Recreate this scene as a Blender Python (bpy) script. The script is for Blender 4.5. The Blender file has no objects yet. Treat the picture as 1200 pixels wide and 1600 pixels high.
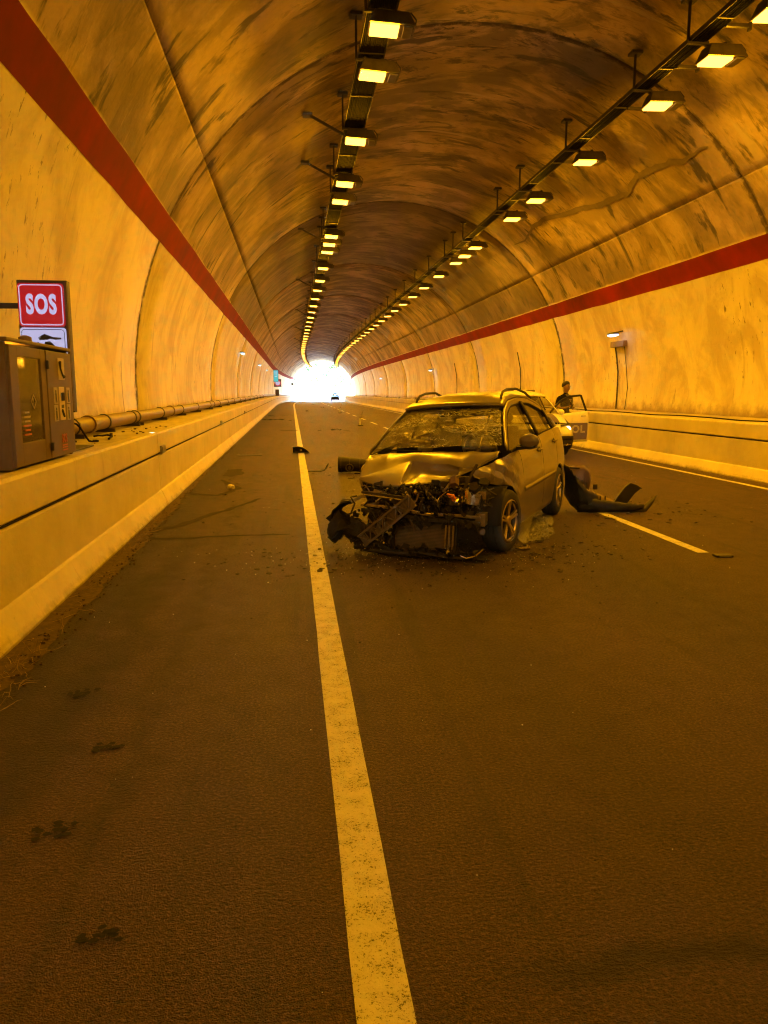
import bpy, bmesh, math, random
from math import sin, cos, pi, radians, sqrt, atan2, asin
from mathutils import Vector, Matrix, noise
random.seed(7)
SC = bpy.context.scene
COL = SC.collection

# ---------------------------------------------------------------- camera
cam_d = bpy.data.cameras.new('camera'); cam = bpy.data.objects.new('camera', cam_d); COL.objects.link(cam)
cam.location = (0, 0, 1.6)
cam.rotation_euler = (radians(90 - 8.936), 0, radians(-6.749))
cam_d.sensor_fit = 'VERTICAL'; cam_d.sensor_height = 36.0; cam_d.lens = 1202.0 / 1600.0 * 36.0
cam_d.clip_start = 0.05; cam_d.clip_end = 3000
SC.camera = cam

# ---------------------------------------------------------------- sky, sun, exposure
SUN_EL, SUN_AZ = radians(52), radians(200)
world = bpy.data.worlds.new('World'); SC.world = world; world.use_nodes = True
wn = world.node_tree
bg = wn.nodes['Background']
sky = wn.nodes.new('ShaderNodeTexSky'); sky.sky_type = 'NISHITA'; sky.sun_disc = False
sky.sun_elevation = SUN_EL; sky.sun_rotation = SUN_AZ; sky.air_density = 1.0; sky.dust_density = 0.2; sky.ozone_density = 6.0
wn.links.new(sky.outputs[0], bg.inputs[0]); bg.inputs[1].default_value = 0.15
world.cycles.sampling_method = 'NONE'
sd = bpy.data.lights.new('sun', 'SUN'); sd.energy = 2.0; sd.angle = radians(0.5); sd.color = (1, .95, .88)
sun = bpy.data.objects.new('sun', sd); COL.objects.link(sun)
# direction towards the sun: rotation measured clockwise from +Y in the sky texture
d = Vector((sin(SUN_AZ) * cos(SUN_EL), cos(SUN_AZ) * cos(SUN_EL), sin(SUN_EL)))
sun.rotation_euler = d.to_track_quat('Z', 'Y').to_euler(); sun.location = (0, 200, 60)
SC.view_settings.view_transform = 'Standard'; SC.view_settings.look = 'None'
EXPO = 7.5
SC.view_settings.exposure = EXPO; SC.view_settings.gamma = 1.0; SC.view_settings.use_curve_mapping = False
SC.render.engine = 'CYCLES'
cy = SC.cycles
cy.use_denoising = True; cy.max_bounces = 8; cy.diffuse_bounces = 5; cy.glossy_bounces = 3; cy.transmission_bounces = 6
cy.transparent_max_bounces = 12; cy.sample_clamp_indirect = .25; cy.sample_clamp_direct = .12; cy.filter_width = 1.15; cy.caustics_reflective = False; cy.caustics_refractive = False
cy.use_light_tree = True
LAMP_L = 2.05                         # radiance scale of the sodium lamps
SODIUM = (1.0, 0.415, 0.004)
KE = 2 ** (4.5 - EXPO)                # keeps the small lit signs in step with the exposure

# ---------------------------------------------------------------- course of the tunnel (straight, then bending right and dipping)
S_PORTAL = 162.0
def off(s): return 4.84e-4 * (s - 88) ** 2 if s > 88 else 0.0
def drop(s):
    if s < 60: return 0.0
    if s < 160: return 4.0e-5 * (s - 60) ** 2
    return 0.4
def T(x, s, z): return Vector((x + off(min(s, 170)) + (max(s, 170) - 170) * 0.118, s, z - drop(s)))
def stations(a, b, step):
    n = max(1, int(round((b - a) / step)))
    return [a + (b - a) * i / n for i in range(n + 1)]

# ---------------------------------------------------------------- helpers
def new_obj(name, me, parent=None):
    o = bpy.data.objects.new(name, me); COL.objects.link(o)
    if parent is not None: o.parent = parent
    return o
def tag(o, label=None, cat=None, group=None, kind=None):
    if label: o['label'] = label
    if cat: o['category'] = cat
    if group: o['group'] = group
    if kind: o['kind'] = kind
    return o
def thing(name, label, cat, loc=(0, 0, 0), rz=0.0, group=None, rot=None):
    o = new_obj(name, None); o.location = loc; o.rotation_euler = rot or (0, 0, rz)
    o.empty_display_size = 0.2
    return tag(o, label, cat, group)
def mesh(name, verts, faces, mat, parent=None, smooth=False, uv=None):
    me = bpy.data.meshes.new(name); me.from_pydata([tuple(v) for v in verts], [], faces); me.validate(); me.update()
    if mat: me.materials.append(mat)
    if smooth: me.polygons.foreach_set('use_smooth', [True] * len(me.polygons))
    if uv:
        l = me.uv_layers.new(name='UVMap')
        for p in me.polygons:
            for li in p.loop_indices: l.data[li].uv = uv[me.loops[li].vertex_index]
    return new_obj(name, me, parent)

class MB:
    """collects shapes, builds ONE mesh object"""
    def __init__(s): s.v = []; s.f = []
    def add(s, vs, fs):
        b = len(s.v); s.v += [Vector(v) for v in vs]; s.f += [[i + b for i in f] for f in fs]; return s
    def box(s, c, d, R=None):
        x, y, z = d[0] / 2, d[1] / 2, d[2] / 2
        vs = [Vector((i, j, k)) for k in (-z, z) for j in (-y, y) for i in (-x, x)]
        if R is not None: vs = [R @ v for v in vs]
        c = Vector(c)
        return s.add([v + c for v in vs], [(0, 2, 3, 1), (4, 5, 7, 6), (0, 1, 5, 4), (2, 6, 7, 3), (0, 4, 6, 2), (1, 3, 7, 5)])
    def bar(s, a, b, w, h, up=(0, 0, 1)):
        a, b = Vector(a), Vector(b); t = b - a; L = t.length
        if L < 1e-6: return s
        t.normalize(); u = Vector(up)
        if abs(t.dot(u)) > .98: u = Vector((1, 0, 0))
        sd = t.cross(u).normalized(); u = sd.cross(t)
        R = Matrix((sd, t, u)).transposed()
        return s.box((a + b) / 2, (w, L, h), R)
    def tube(s, pts, r, n=8, cap=True):
        pts = [Vector(p) for p in pts]; rs = r if isinstance(r, (list, tuple)) else [r] * len(pts)
        b = len(s.v); prev = None
        for i, p in enumerate(pts):
            t = (pts[min(i + 1, len(pts) - 1)] - pts[max(i - 1, 0)])
            if t.length < 1e-9: t = Vector((0, 0, 1))
            t.normalize()
            if prev is None:
                u = Vector((0, 0, 1)) if abs(t.z) < .9 else Vector((1, 0, 0))
            else: u = prev
            sd = t.cross(u).normalized(); u = sd.cross(t).normalized(); prev = u
            for k in range(n):
                a = 2 * pi * k / n; s.v.append(p + (sd * cos(a) + u * sin(a)) * rs[i])
        for i in range(len(pts) - 1):
            for k in range(n):
                s.f.append([b + i * n + k, b + i * n + (k + 1) % n, b + (i + 1) * n + (k + 1) % n, b + (i + 1) * n + k])
        if cap:
            s.f.append([b + k for k in range(n)][::-1]); e = b + (len(pts) - 1) * n; s.f.append([e + k for k in range(n)])
        return s
    def cyl(s, a, b, r, n=16, r2=None): return s.tube([a, b], [r, r if r2 is None else r2], n)
    def lathe(s, prof, n=32, M=None):
        """profile [(r, h)] about the Z axis"""
        b = len(s.v)
        for r, h in prof:
            for k in range(n):
                a = 2 * pi * k / n; v = Vector((r * cos(a), r * sin(a), h)); s.v.append(M @ v if M is not None else v)
        for i in range(len(prof) - 1):
            for k in range(n):
                s.f.append([b + i * n + k, b + i * n + (k + 1) % n, b + (i + 1) * n + (k + 1) % n, b + (i + 1) * n + k])
        return s
    def grid(s, fn, nu, nv, uvs=None):
        b = len(s.v)
        for i in range(nu + 1):
            for j in range(nv + 1): s.v.append(Vector(fn(i / nu, j / nv)))
        for i in range(nu):
            for j in range(nv):
                q = b + i * (nv + 1) + j; s.f.append([q, q + nv + 1, q + nv + 2, q + 1])
        return s
    def prism(s, poly, fn, h0, h1):
        n = len(poly); vs = [fn(p, h0) for p in poly] + [fn(p, h1) for p in poly]
        return s.add(vs, [list(range(n))[::-1], list(range(n, 2 * n))] + [[i, (i + 1) % n, n + (i + 1) % n, n + i] for i in range(n)])
    def build(s, name, mat, parent=None, smooth=False, bevel=0, solid=0, fix=False, subsurf=0):
        o = mesh(name, s.v, s.f, mat, parent, smooth)
        if fix:
            bm = bmesh.new(); bm.from_mesh(o.data); bmesh.ops.recalc_face_normals(bm, faces=bm.faces); bm.to_mesh(o.data); bm.free()
        if smooth and len(s.f) < 30000: o.data.set_sharp_from_angle(angle=radians(38))
        if solid:
            m = o.modifiers.new('s', 'SOLIDIFY'); m.thickness = solid; m.offset = -1
        if subsurf:
            m = o.modifiers.new('u', 'SUBSURF'); m.levels = m.render_levels = subsurf
        if bevel:
            m = o.modifiers.new('b', 'BEVEL'); m.width = bevel; m.segments = 2; m.limit_method = 'ANGLE'; m.angle_limit = radians(40)
        return o
def copy_tree(o, parent=None):
    c = o.copy(); COL.objects.link(c); c.parent = parent
    for ch in list(o.children): copy_tree(ch, c)
    return c

# ---------------------------------------------------------------- materials
class NT:
    def __init__(s, name):
        s.m = bpy.data.materials.new(name); s.m.use_nodes = True; s.t = s.m.node_tree; s.p = s.t.nodes['Principled BSDF']; s.out = s.t.nodes['Material Output']
    def n(s, typ, **k):
        nd = s.t.nodes.new(typ)
        for a, b in k.items():
            if a in nd.inputs.keys(): nd.inputs[a].default_value = b
            else: setattr(nd, a, b)
        return nd
    def l(s, a, b): s.t.links.new(a, b)
    def setp(s, **k):
        for a, b in k.items():
            i = s.p.inputs[a.replace('_', ' ')]
            if hasattr(b, 'links'): s.l(b, i)
            else: i.default_value = b
    def math(s, op, a, b=None, clamp=False):
        nd = s.t.nodes.new('ShaderNodeMath'); nd.operation = op; nd.use_clamp = clamp
        for i, x in enumerate((a, b)):
            if x is None: continue
            if hasattr(x, 'links'): s.l(x, nd.inputs[i])
            else: nd.inputs[i].default_value = x
        return nd.outputs[0]
    def ramp(s, src, lo, hi, clamp=True):
        nd = s.t.nodes.new('ShaderNodeMapRange'); nd.clamp = clamp; s.l(src, nd.inputs[0])
        nd.inputs[1].default_value = lo; nd.inputs[2].default_value = hi; return nd.outputs[0]
    def mix(s, f, a, b, blend='MIX'):
        nd = s.t.nodes.new('ShaderNodeMix'); nd.data_type = 'RGBA'; nd.blend_type = blend
        for sock, x in ((nd.inputs[0], f), (nd.inputs[6], a), (nd.inputs[7], b)):
            if hasattr(x, 'links'): s.l(x, sock)
            elif isinstance(x, (int, float)): sock.default_value = x
            else: sock.default_value = (*x, 1)
        return nd.outputs[2]
    def noise(s, vec, scale, detail=5, rough=.6, dist=0.0):
        nd = s.t.nodes.new('ShaderNodeTexNoise'); nd.inputs['Scale'].default_value = scale; nd.inputs['Detail'].default_value = detail
        nd.inputs['Roughness'].default_value = rough; nd.inputs['Distortion'].default_value = dist
        if vec is not None: s.l(vec, nd.inputs['Vector'])
        return nd.outputs['Fac']
    def scaled(s, vec, sc, loc=(0, 0, 0)):
        nd = s.t.nodes.new('ShaderNodeMapping'); s.l(vec, nd.inputs[0]); nd.inputs['Scale'].default_value = sc; nd.inputs['Location'].default_value = loc
        return nd.outputs[0]
    def bump(s, h, strength=.3, dist=.01):
        nd = s.t.nodes.new('ShaderNodeBump'); nd.inputs['Strength'].default_value = strength; nd.inputs['Distance'].default_value = dist
        s.l(h, nd.inputs['Height']); s.l(nd.outputs[0], s.p.inputs['Normal']); return nd
    def obj(s): return s.n('ShaderNodeTexCoord').outputs['Object']
    def uv(s): return s.n('ShaderNodeTexCoord').outputs['UV']

def simple(name, col, rough=.6, metal=0.0, var=.25, vscale=6.0, bump=0.0, bscale=60.0, coat=0.0, spec=.5):
    t = NT(name); o = t.obj(); n = t.noise(o, vscale, 6, .65)
    f = t.ramp(n, .3, .7)
    dark = tuple(c * (1 - var) for c in col); lite = tuple(min(1, c * (1 + var)) for c in col)
    t.setp(Base_Color=t.mix(f, dark, lite), Roughness=t.math('ADD', t.math('MULTIPLY', n, .25), rough - .12, True), Metallic=metal, Coat_Weight=coat)
    t.p.inputs['Specular IOR Level'].default_value = spec
    if bump: t.bump(t.noise(o, bscale, 4), bump, .01)
    return t.m

def mat_lining():
    t = NT('lining_concrete'); uv = t.uv()
    sep = t.n('ShaderNodeSeparateXYZ'); t.l(uv, sep.inputs[0]); u, v = sep.outputs[0], sep.outputs[1]
    # distance from the nearer wall foot along the arch
    uu = t.math('MINIMUM', u, t.math('SUBTRACT', ARC, u))
    edge = t.noise(t.scaled(uv, (1, .6, 1)), 2.0, 4)
    low = t.ramp(t.math('ADD', uu, t.math('MULTIPLY', edge, .12)), 3.85, 3.9)      # 0 painted wall, 1 bare vault
    # bare vault: stains drawn out round the arch
    st1 = t.noise(t.scaled(uv, (.50, .85, 1)), .95, 9, .66, .7)
    st2 = t.noise(t.scaled(uv, (.7, 1.9, 1), (3, 7, 0)), 1.5, 9, .72, 1.2)
    patch = t.ramp(t.noise(t.scaled(uv, (.45, .6, 1), (31, 17, 0)), .7, 5, .6, .5), .42, .58)
    st3 = t.noise(t.scaled(uv, (.9, 1.0, 1), (9, 1, 0)), .45, 5, .6, .5)
    s1 = t.ramp(st1, .48, .55); s2 = t.math('MULTIPLY', t.ramp(st2, .53, .59), t.math('ADD', .15, t.math('MULTIPLY', patch, .85))); s3 = t.ramp(st3, .43, .58)
    tint = t.n('ShaderNodeAttribute'); tint.attribute_type = 'OBJECT'; tint.attribute_name = 'soot'
    crown = t.ramp(uu, 4.6, 9.0)
    vault = t.mix(s3, (.56, .42, .26), (.26, .19, .115))
    vault = t.mix(t.math('MULTIPLY', s1, t.math('ADD', .35, t.math('MULTIPLY', crown, .35))), vault, (.085, .062, .045))
    vault = t.mix(t.math('MULTIPLY', s2, t.math('ADD', .35, t.math('MULTIPLY', crown, .55))), vault, (.028, .022, .018))
    blk = t.noise(t.scaled(uv, (.55, 1.5, 1), (50, 9, 0)), 1.2, 6, .62, .4)
    vault = t.mix(t.math('MULTIPLY', t.ramp(blk, .565, .63), .9), vault, (.022, .018, .015))
    fine = t.noise(t.scaled(uv, (1, 1.15, 1)), 9, 8, .75)
    vault = t.mix(t.math('MULTIPLY', t.ramp(fine, .35, .75), .35), vault, (.16, .14, .12))
    pale = t.ramp(t.noise(t.scaled(uv, (.18, 1.5, 1), (40, 3, 0)), 1.1, 7, .6, .3), .62, .68)
    vault = t.mix(t.math('MULTIPLY', pale, .6), vault, (.55, .47, .34))
    vault = t.mix(tint.outputs['Fac'], vault, (.09, .078, .07))
    # painted wall: cream, worn, with thin dirty runs
    w1 = t.noise(t.scaled(uv, (.35, .5, 1)), .9, 6, .6)
    wall = t.mix(t.ramp(w1, .35, .7), (.76, .70, .42), (.63, .56, .32))
    run = t.noise(t.scaled(uv, (.55, 4.2, 1), (1, 2, 0)), 1.1, 8, .75, .7)
    rmask = t.ramp(t.noise(t.scaled(uv, (.5, .5, 1), (3, 22, 0)), .6, 4, .6), .46, .60)
    runf = t.math('MULTIPLY', t.math('MULTIPLY', t.ramp(run, .57, .63), rmask), t.ramp(uu, 4.6, .8))
    wall = t.mix(t.math('MULTIPLY', runf, .9), wall, (.16, .10, .07))
    spot = t.noise(t.scaled(uv, (1.1, 3.0, 1), (20, 8, 0)), 2.6, 6, .7)
    wall = t.mix(t.math('MULTIPLY', t.ramp(spot, .60, .63), t.ramp(t.noise(t.scaled(uv, (.6, .5, 1), (60, 5, 0)), .5, 4, .6), .50, .62)), wall, (.09, .06, .045))
    smr = t.noise(t.scaled(uv, (.8, 1.15, 1), (11, 5, 0)), .7, 8, .68, .9)
    wall = t.mix(t.math('MULTIPLY', t.ramp(smr, .46, .60), .55), wall, (.40, .30, .17))
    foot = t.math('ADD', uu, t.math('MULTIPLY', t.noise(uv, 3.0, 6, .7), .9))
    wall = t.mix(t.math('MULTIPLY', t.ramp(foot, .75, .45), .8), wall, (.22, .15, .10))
    base = t.mix(low, wall, vault)
    # dirt creeping out of the ring joints
    ph = t.math('ABSOLUTE', t.math('SUBTRACT', t.math('FRACT', t.math('ADD', t.math('DIVIDE', t.math('SUBTRACT', v, RING0), RING), .5)), .5))
    jd = t.math('MULTIPLY', ph, RING)
    jn = t.math('ADD', jd, t.math('MULTIPLY', t.math('SUBTRACT', t.noise(t.scaled(uv, (1.2, 2.5, 1)), 3.0, 7, .7), .5), .55))
    base = t.mix(t.math('MULTIPLY', t.ramp(jn, .13, .04), .9), base, (.05, .035, .026))
    ld = t.math('ABSOLUTE', t.math('SUBTRACT', uu, U_LONG))
    ln = t.math('ADD', ld, t.math('MULTIPLY', t.math('SUBTRACT', t.noise(t.scaled(uv, (2.5, 1.2, 1)), 3.5, 7, .7), .5), .8))
    base = t.mix(t.math('MULTIPLY', t.ramp(ln, .02, -.05), .4), base, (.06, .045, .035))
    t.setp(Base_Color=base, Roughness=t.math('ADD', .55, t.math('MULTIPLY', low, .25)))
    t.p.inputs['Specular IOR Level'].default_value = .4
    h = t.math('ADD', t.noise(t.scaled(uv, (.8, 1.0, 1)), 2.2, 8, .62, .4), t.math('MULTIPLY', fine, .35))
    t.bump(h, .5, .06)
    return t.m

def mat_asphalt():
    t = NT('asphalt'); g = t.n('ShaderNodeTexCoord').outputs['Object']
    big = t.noise(t.scaled(g, (1.0, .28, 1)), .55, 6, .6, .3); mid = t.noise(g, 5, 6, .65); fine = t.noise(g, 70, 2, .7); grain = t.noise(g, 260, 2, .9)
    c = t.mix(t.ramp(big, .36, .64), (.054, .028, .018), (.100, .0515, .031))
    c = t.mix(t.math('MULTIPLY', t.ramp(mid, .4, .7), .35), c, (.038, .034, .031))
    pits = t.noise(t.scaled(g, (1, 1.5, 1)), 48, 3, .65); clus = t.ramp(t.noise(g, 7, 4, .6), .40, .60)
    c = t.mix(t.math('MULTIPLY', t.ramp(fine, .50, .58), .65), c, t.mix(.5, c, (.30, .165, .10)))
    c = t.mix(t.math('MULTIPLY', t.ramp(pits, .46, .36), t.math('ADD', .40, t.math('MULTIPLY', clus, .55))), c, (.012, .009, .007))  # hollows between the stones coloured dark, as if shaded
    c = t.mix(t.math('MULTIPLY', t.ramp(grain, .56, .68), .6), c, (.19, .17, .15))
    c = t.mix(t.math('MULTIPLY', t.ramp(grain, .46, .36), .6), c, (.018, .016, .015))
    # wheel-darkened and damp patches beside the left kerb
    sep = t.n('ShaderNodeSeparateXYZ'); t.l(g, sep.inputs[0])
    edge = t.math('ADD', sep.outputs[0], t.math('MULTIPLY', t.noise(g, 1.1, 6, .65), 1.1))
    c = t.mix(t.math('MULTIPLY', t.ramp(edge, -.45, -.95), .7), c, (.020, .018, .016))
    wheel = t.math('ABSOLUTE', t.math('SUBTRACT', t.math('ABSOLUTE', t.math('SUBTRACT', sep.outputs[0], 2.1)), .85))
    c = t.mix(t.math('MULTIPLY', t.ramp(wheel, .55, .05), .22), c, (.03, .027, .024))
    sk = t.noise(t.scaled(g, (2.2, .12, 1), (4, 0, 0)), 2.2, 4, .5)
    c = t.mix(t.math('MULTIPLY', t.ramp(sk, .58, .68), .4), c, (.022, .02, .018))
    # a ragged dark spill line across the near lane and damp drift marks by the left kerb
    def line_mark(c, axis, at, half, nsc, namp, lo, hi, amt):
        other = sep.outputs[1 - axis]; v = sep.outputs[axis]
        w = t.math('ADD', t.math('SUBTRACT', v, at), t.math('MULTIPLY', t.math('SUBTRACT', t.noise(g, nsc, 6, .7), .5), namp))
        m = t.math('MULTIPLY', t.ramp(t.math('ABSOLUTE', w), half, half * .2), t.math('MULTIPLY', t.ramp(other, lo, lo + .3), t.ramp(other, hi, hi - .6)))
        return t.mix(t.math('MULTIPLY', m, amt), c, (.012, .009, .007))
    c = line_mark(c, 1, 1.86, .09, 2.2, .35, .5, 4.0, .7)
    c = line_mark(c, 0, -1.15, .22, .9, 1.1, 2.0, 9.0, .55)
    c = line_mark(c, 0, -.75, .10, 1.4, .9, 2.5, 16.0, .35)
    t.setp(Base_Color=c, Roughness=t.math('ADD', .50, t.math('MULTIPLY', mid, .25)))
    t.p.inputs['Specular IOR Level'].default_value = .35
    v = t.n('ShaderNodeTexVoronoi'); v.inputs['Scale'].default_value = 210; t.l(g, v.inputs['Vector'])
    t.bump(t.math('ADD', v.outputs['Distance'], t.math('MULTIPLY', pits, 3.0)), 1.0, .014)
    return t.m

def mat_paintline():
    t = NT('road_paint'); g = t.n('ShaderNodeTexCoord').outputs['Object']
    n = t.noise(g, 9, 6, .7); f = t.noise(g, 120, 4, .8)
    c = t.mix(t.ramp(n, .35, .75), (.62, .60, .55), (.44, .42, .38))
    c = t.mix(t.ramp(t.math('ADD', f, t.math('MULTIPLY', n, .35)), .735, .775), c, (.07, .06, .05))
    t.setp(Base_Color=c, Roughness=.6); t.bump(t.noise(g, 130, 3, .8), .5, .008); return t.m

def mat_barrier():
    t = NT('barrier_concrete'); g = t.n('ShaderNodeTexCoord').outputs['Object']
    sep = t.n('ShaderNodeSeparateXYZ'); t.l(g, sep.inputs[0]); z = sep.outputs[2]
    n = t.noise(g, 1.3, 7, .65); dr = t.noise(t.scaled(g, (1, 3.5, .5)), 1.8, 8, .7); sp = t.noise(g, 14, 6, .75)
    c = t.mix(t.ramp(n, .35, .7), (.66, .59, .38), (.50, .43, .27))
    c = t.mix(t.math('MULTIPLY', t.ramp(dr, .60, .74), .5), c, (.24, .18, .13))
    c = t.mix(t.math('MULTIPLY', t.ramp(sp, .62, .75), .6), c, (.2, .15, .11))
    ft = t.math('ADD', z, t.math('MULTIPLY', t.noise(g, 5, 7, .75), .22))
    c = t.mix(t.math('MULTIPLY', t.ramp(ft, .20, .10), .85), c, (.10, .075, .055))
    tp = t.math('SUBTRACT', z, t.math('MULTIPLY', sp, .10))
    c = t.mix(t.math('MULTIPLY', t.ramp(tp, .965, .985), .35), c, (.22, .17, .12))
    t.setp(Base_Color=c, Roughness=.62); t.bump(t.math('ADD', t.noise(g, 25, 7, .7), t.math('MULTIPLY', n, 1.2)), .35, .02); return t.m

def mat_emit(name, col, strength):
    t = NT(name); t.setp(Base_Color=tuple(c * .3 for c in col) + (1,), Roughness=.4)
    t.p.inputs['Emission Color'].default_value = (*col, 1); t.p.inputs['Emission Strength'].default_value = strength * (1 if name == 'sodium_lens' else KE); return t.m

def mat_metallic(name, col, rough=.3, dirt=.5):
    t = NT(name); o = t.obj(); n = t.noise(o, 3, 7, .65); f = t.noise(o, 40, 5, .7)
    c = t.mix(t.math('MULTIPLY', t.ramp(n, .35, .85), dirt), col, (.09, .075, .06))
    t.setp(Base_Color=c, Metallic=.25, Roughness=t.math('ADD', rough, t.math('MULTIPLY', t.ramp(n, .3, .8), .08)), Coat_Weight=.35, Coat_Roughness=.15)
    return t.m

def mat_window(name, tint, alpha, rough=.06):
    t = NT(name); o = t.obj()
    tr = t.n('ShaderNodeBsdfTransparent'); tr.inputs[0].default_value = (*tint, 1)
    gl = t.n('ShaderNodeBsdfGlossy'); gl.inputs['Roughness'].default_value = rough; gl.inputs[0].default_value = (.9, .9, .9, 1)
    df = t.n('ShaderNodeBsdfDiffuse'); df.inputs[0].default_value = (.25, .22, .19, 1)
    fr = t.n('ShaderNodeFresnel'); fr.inputs[0].default_value = 1.5
    m1 = t.n('ShaderNodeMixShader'); t.l(fr.outputs[0], m1.inputs[0]); t.l(tr.outputs[0], m1.inputs[1]); t.l(gl.outputs[0], m1.inputs[2])
    m2 = t.n('ShaderNodeMixShader'); dust = t.math('ADD', alpha, t.math('MULTIPLY', t.ramp(t.noise(o, 5, 6, .7), .45, .8), .2))
    t.l(dust, m2.inputs[0]); t.l(m1.outputs[0], m2.inputs[1]); t.l(df.outputs[0], m2.inputs[2]); t.l(m2.outputs[0], t.out.inputs[0])
    return t.m

def mat_shattered():
    """laminated windscreen: whitish crack web, wavy crushed bands and painted pale reflections over see-through glass"""
    t = NT('shattered_windscreen'); o = t.obj()
    warp = t.n('ShaderNodeTexNoise'); warp.inputs['Scale'].default_value = 2.2; warp.inputs['Detail'].default_value = 4; t.l(o, warp.inputs['Vector'])
    wv = t.n('ShaderNodeVectorMath'); wv.operation = 'SCALE'; t.l(warp.outputs['Color'], wv.inputs[0]); wv.inputs['Scale'].default_value = .35
    ad = t.n('ShaderNodeVectorMath'); ad.operation = 'ADD'; t.l(o, ad.inputs[0]); t.l(wv.outputs[0], ad.inputs[1])
    webs = []
    for sc, (sx, sy, sz), w in ((9, (1.6, .55, 1.6), .05), (24, (1.4, .6, 1.4), .07)):
        v = t.n('ShaderNodeTexVoronoi'); v.feature = 'DISTANCE_TO_EDGE'; v.inputs['Scale'].default_value = sc
        t.l(t.scaled(ad.outputs[0], (sx, sy, sz)), v.inputs['Vector']); webs.append(t.ramp(v.outputs['Distance'], w, w * .25))
    web = t.math('MAXIMUM', webs[0], webs[1])
    band = t.ramp(t.noise(t.scaled(o, (3.0, .8, 5.0)), 1.6, 7, .7, .9), .48, .56)
    dens = t.math('MULTIPLY', web, t.math('ADD', .06, t.math('MULTIPLY', band, .80)))
    wide = t.ramp(t.noise(t.scaled(o, (1.0, .8, 1.6), (3, 1, 0)), 2.0, 3, .5), .50, .60)  # broad pale patches painting reflections onto the glass
    dens = t.math('ADD', t.math('MULTIPLY', dens, .8), t.math('MULTIPLY', wide, .10))
    tr = t.n('ShaderNodeBsdfTransparent'); tr.inputs[0].default_value = (.86, .86, .82, 1)
    gl = t.n('ShaderNodeBsdfGlossy'); gl.inputs['Roughness'].default_value = .05
    nb = t.n('ShaderNodeBump'); nb.inputs['Strength'].default_value = .9; nb.inputs['Distance'].default_value = .03
    t.l(t.math('ADD', t.noise(t.scaled(ad.outputs[0], (2.5, 1.0, 4.5)), 3.5, 6, .7), t.math('MULTIPLY', web, .3)), nb.inputs['Height']); t.l(nb.outputs[0], gl.inputs['Normal'])
    fr = t.n('ShaderNodeFresnel'); fr.inputs[0].default_value = 1.6; t.l(nb.outputs[0], fr.inputs['Normal'])
    df = t.n('ShaderNodeBsdfDiffuse'); df.inputs[0].default_value = (.60, .60, .58, 1)
    m1 = t.n('ShaderNodeMixShader'); t.l(t.math('ADD', fr.outputs[0], .05), m1.inputs[0]); t.l(tr.outputs[0], m1.inputs[1]); t.l(gl.outputs[0], m1.inputs[2])
    m2 = t.n('ShaderNodeMixShader'); t.l(dens, m2.inputs[0]); t.l(m1.outputs[0], m2.inputs[1]); t.l(df.outputs[0], m2.inputs[2]); t.l(m2.outputs[0], t.out.inputs[0])
    return t.m

# tunnel section
CX, CZ, RAD = 3.65, 1.70, 6.52
A0 = asin((1.03 - CZ) / RAD)                 # wall foot angle (negative)
ARC = RAD * (pi - 2 * A0)
RING0, RING = 14.9, 13.4
def u_of_z(z): return RAD * (asin((z - CZ) / RAD) - A0)
U_LONG = u_of_z(5.72)
def arch(u, dr=0.0):
    a = pi - (A0 + u / RAD); return CX + (RAD + dr) * cos(a), CZ + (RAD + dr) * sin(a)

M = {}
M['lining'] = mat_lining()
M['asphalt'] = mat_asphalt(); M['line'] = mat_paintline(); M['barrier'] = mat_barrier()
M['rock'] = simple('joint_filler', (.03, .025, .02), .9)
M['stripe'] = simple('red_band_paint', (.18, .009, .006), .85, var=.42, vscale=.9, bump=.2, bscale=9, spec=.15)
M['slab'] = simple('walkway_concrete', (.42, .38, .32), .75, var=.3, vscale=2, bump=.3)
M['pipe'] = simple('pipe_paint', (.17, .11, .07), .5, var=.3, vscale=4)
M['steel'] = simple('galvanised_steel', (.22, .20, .18), .45, .7, var=.3)
M['dsteel'] = simple('grimy_steel', (.042, .034, .028), .55, .4, var=.4)
M['cable'] = simple('cable_rubber', (.012, .010, .008), .8, var=.4, spec=.05)
M['housing'] = simple('lamp_housing', (.10, .085, .07), .5, .5, var=.35)
M['black'] = simple('black_plastic', (.016, .013, .011), .55, var=.4, spec=.2)
M['dkplastic'] = simple('dark_scuffed_plastic', (.045, .036, .028), .6, var=.45, vscale=9, spec=.2)
M['greyplastic'] = simple('grey_plastic', (.16, .15, .14), .5, var=.3)
M['rubber'] = simple('tyre_rubber', (.022, .021, .020), .75, var=.3, bump=.3, bscale=90)
M['paint'] = mat_metallic('grey_beige_paint', (.205, .175, .135), .28, .10)
M['chrome'] = simple('bright_metal', (.70, .66, .60), .22, 1.0, var=.12)
M['alloy'] = simple('alloy_wheel', (.50, .42, .30), .32, .9, var=.15)
M['alu'] = simple('aluminium_beam', (.34, .29, .22), .30, .9, var=.3, vscale=12)
M['fins'] = simple('radiator_fins', (.13, .095, .06), .5, .6, var=.4, vscale=12)
M['ribs'] = simple('brown_grey_plastic', (.11, .08, .05), .55, var=.3)
M['glass'] = mat_window('car_window_glass', (.55, .56, .52), .10)
M['shatter'] = mat_shattered()
M['cloth'] = simple('seat_cloth', (.07, .065, .06), .9, var=.2)
M['trimtan'] = simple('airbag_fabric', (.44, .38, .28), .85, var=.15)
M['amber'] = simple('amber_plastic', (.75, .20, .02), .25, var=.1)
M['clear'] = mat_window('lamp_glass', (.92, .93, .93), .05)
M['cabinet'] = simple('cabinet_paint', (.13, .09, .045), .55, 0, var=.28, vscale=3, spec=.2)
M['cabinet2'] = simple('cabinet_inside', (.60, .50, .36), .6, var=.2)
M['sticker'] = simple('pale_sticker', (.36, .30, .20), .5, var=.2, vscale=25)
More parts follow.
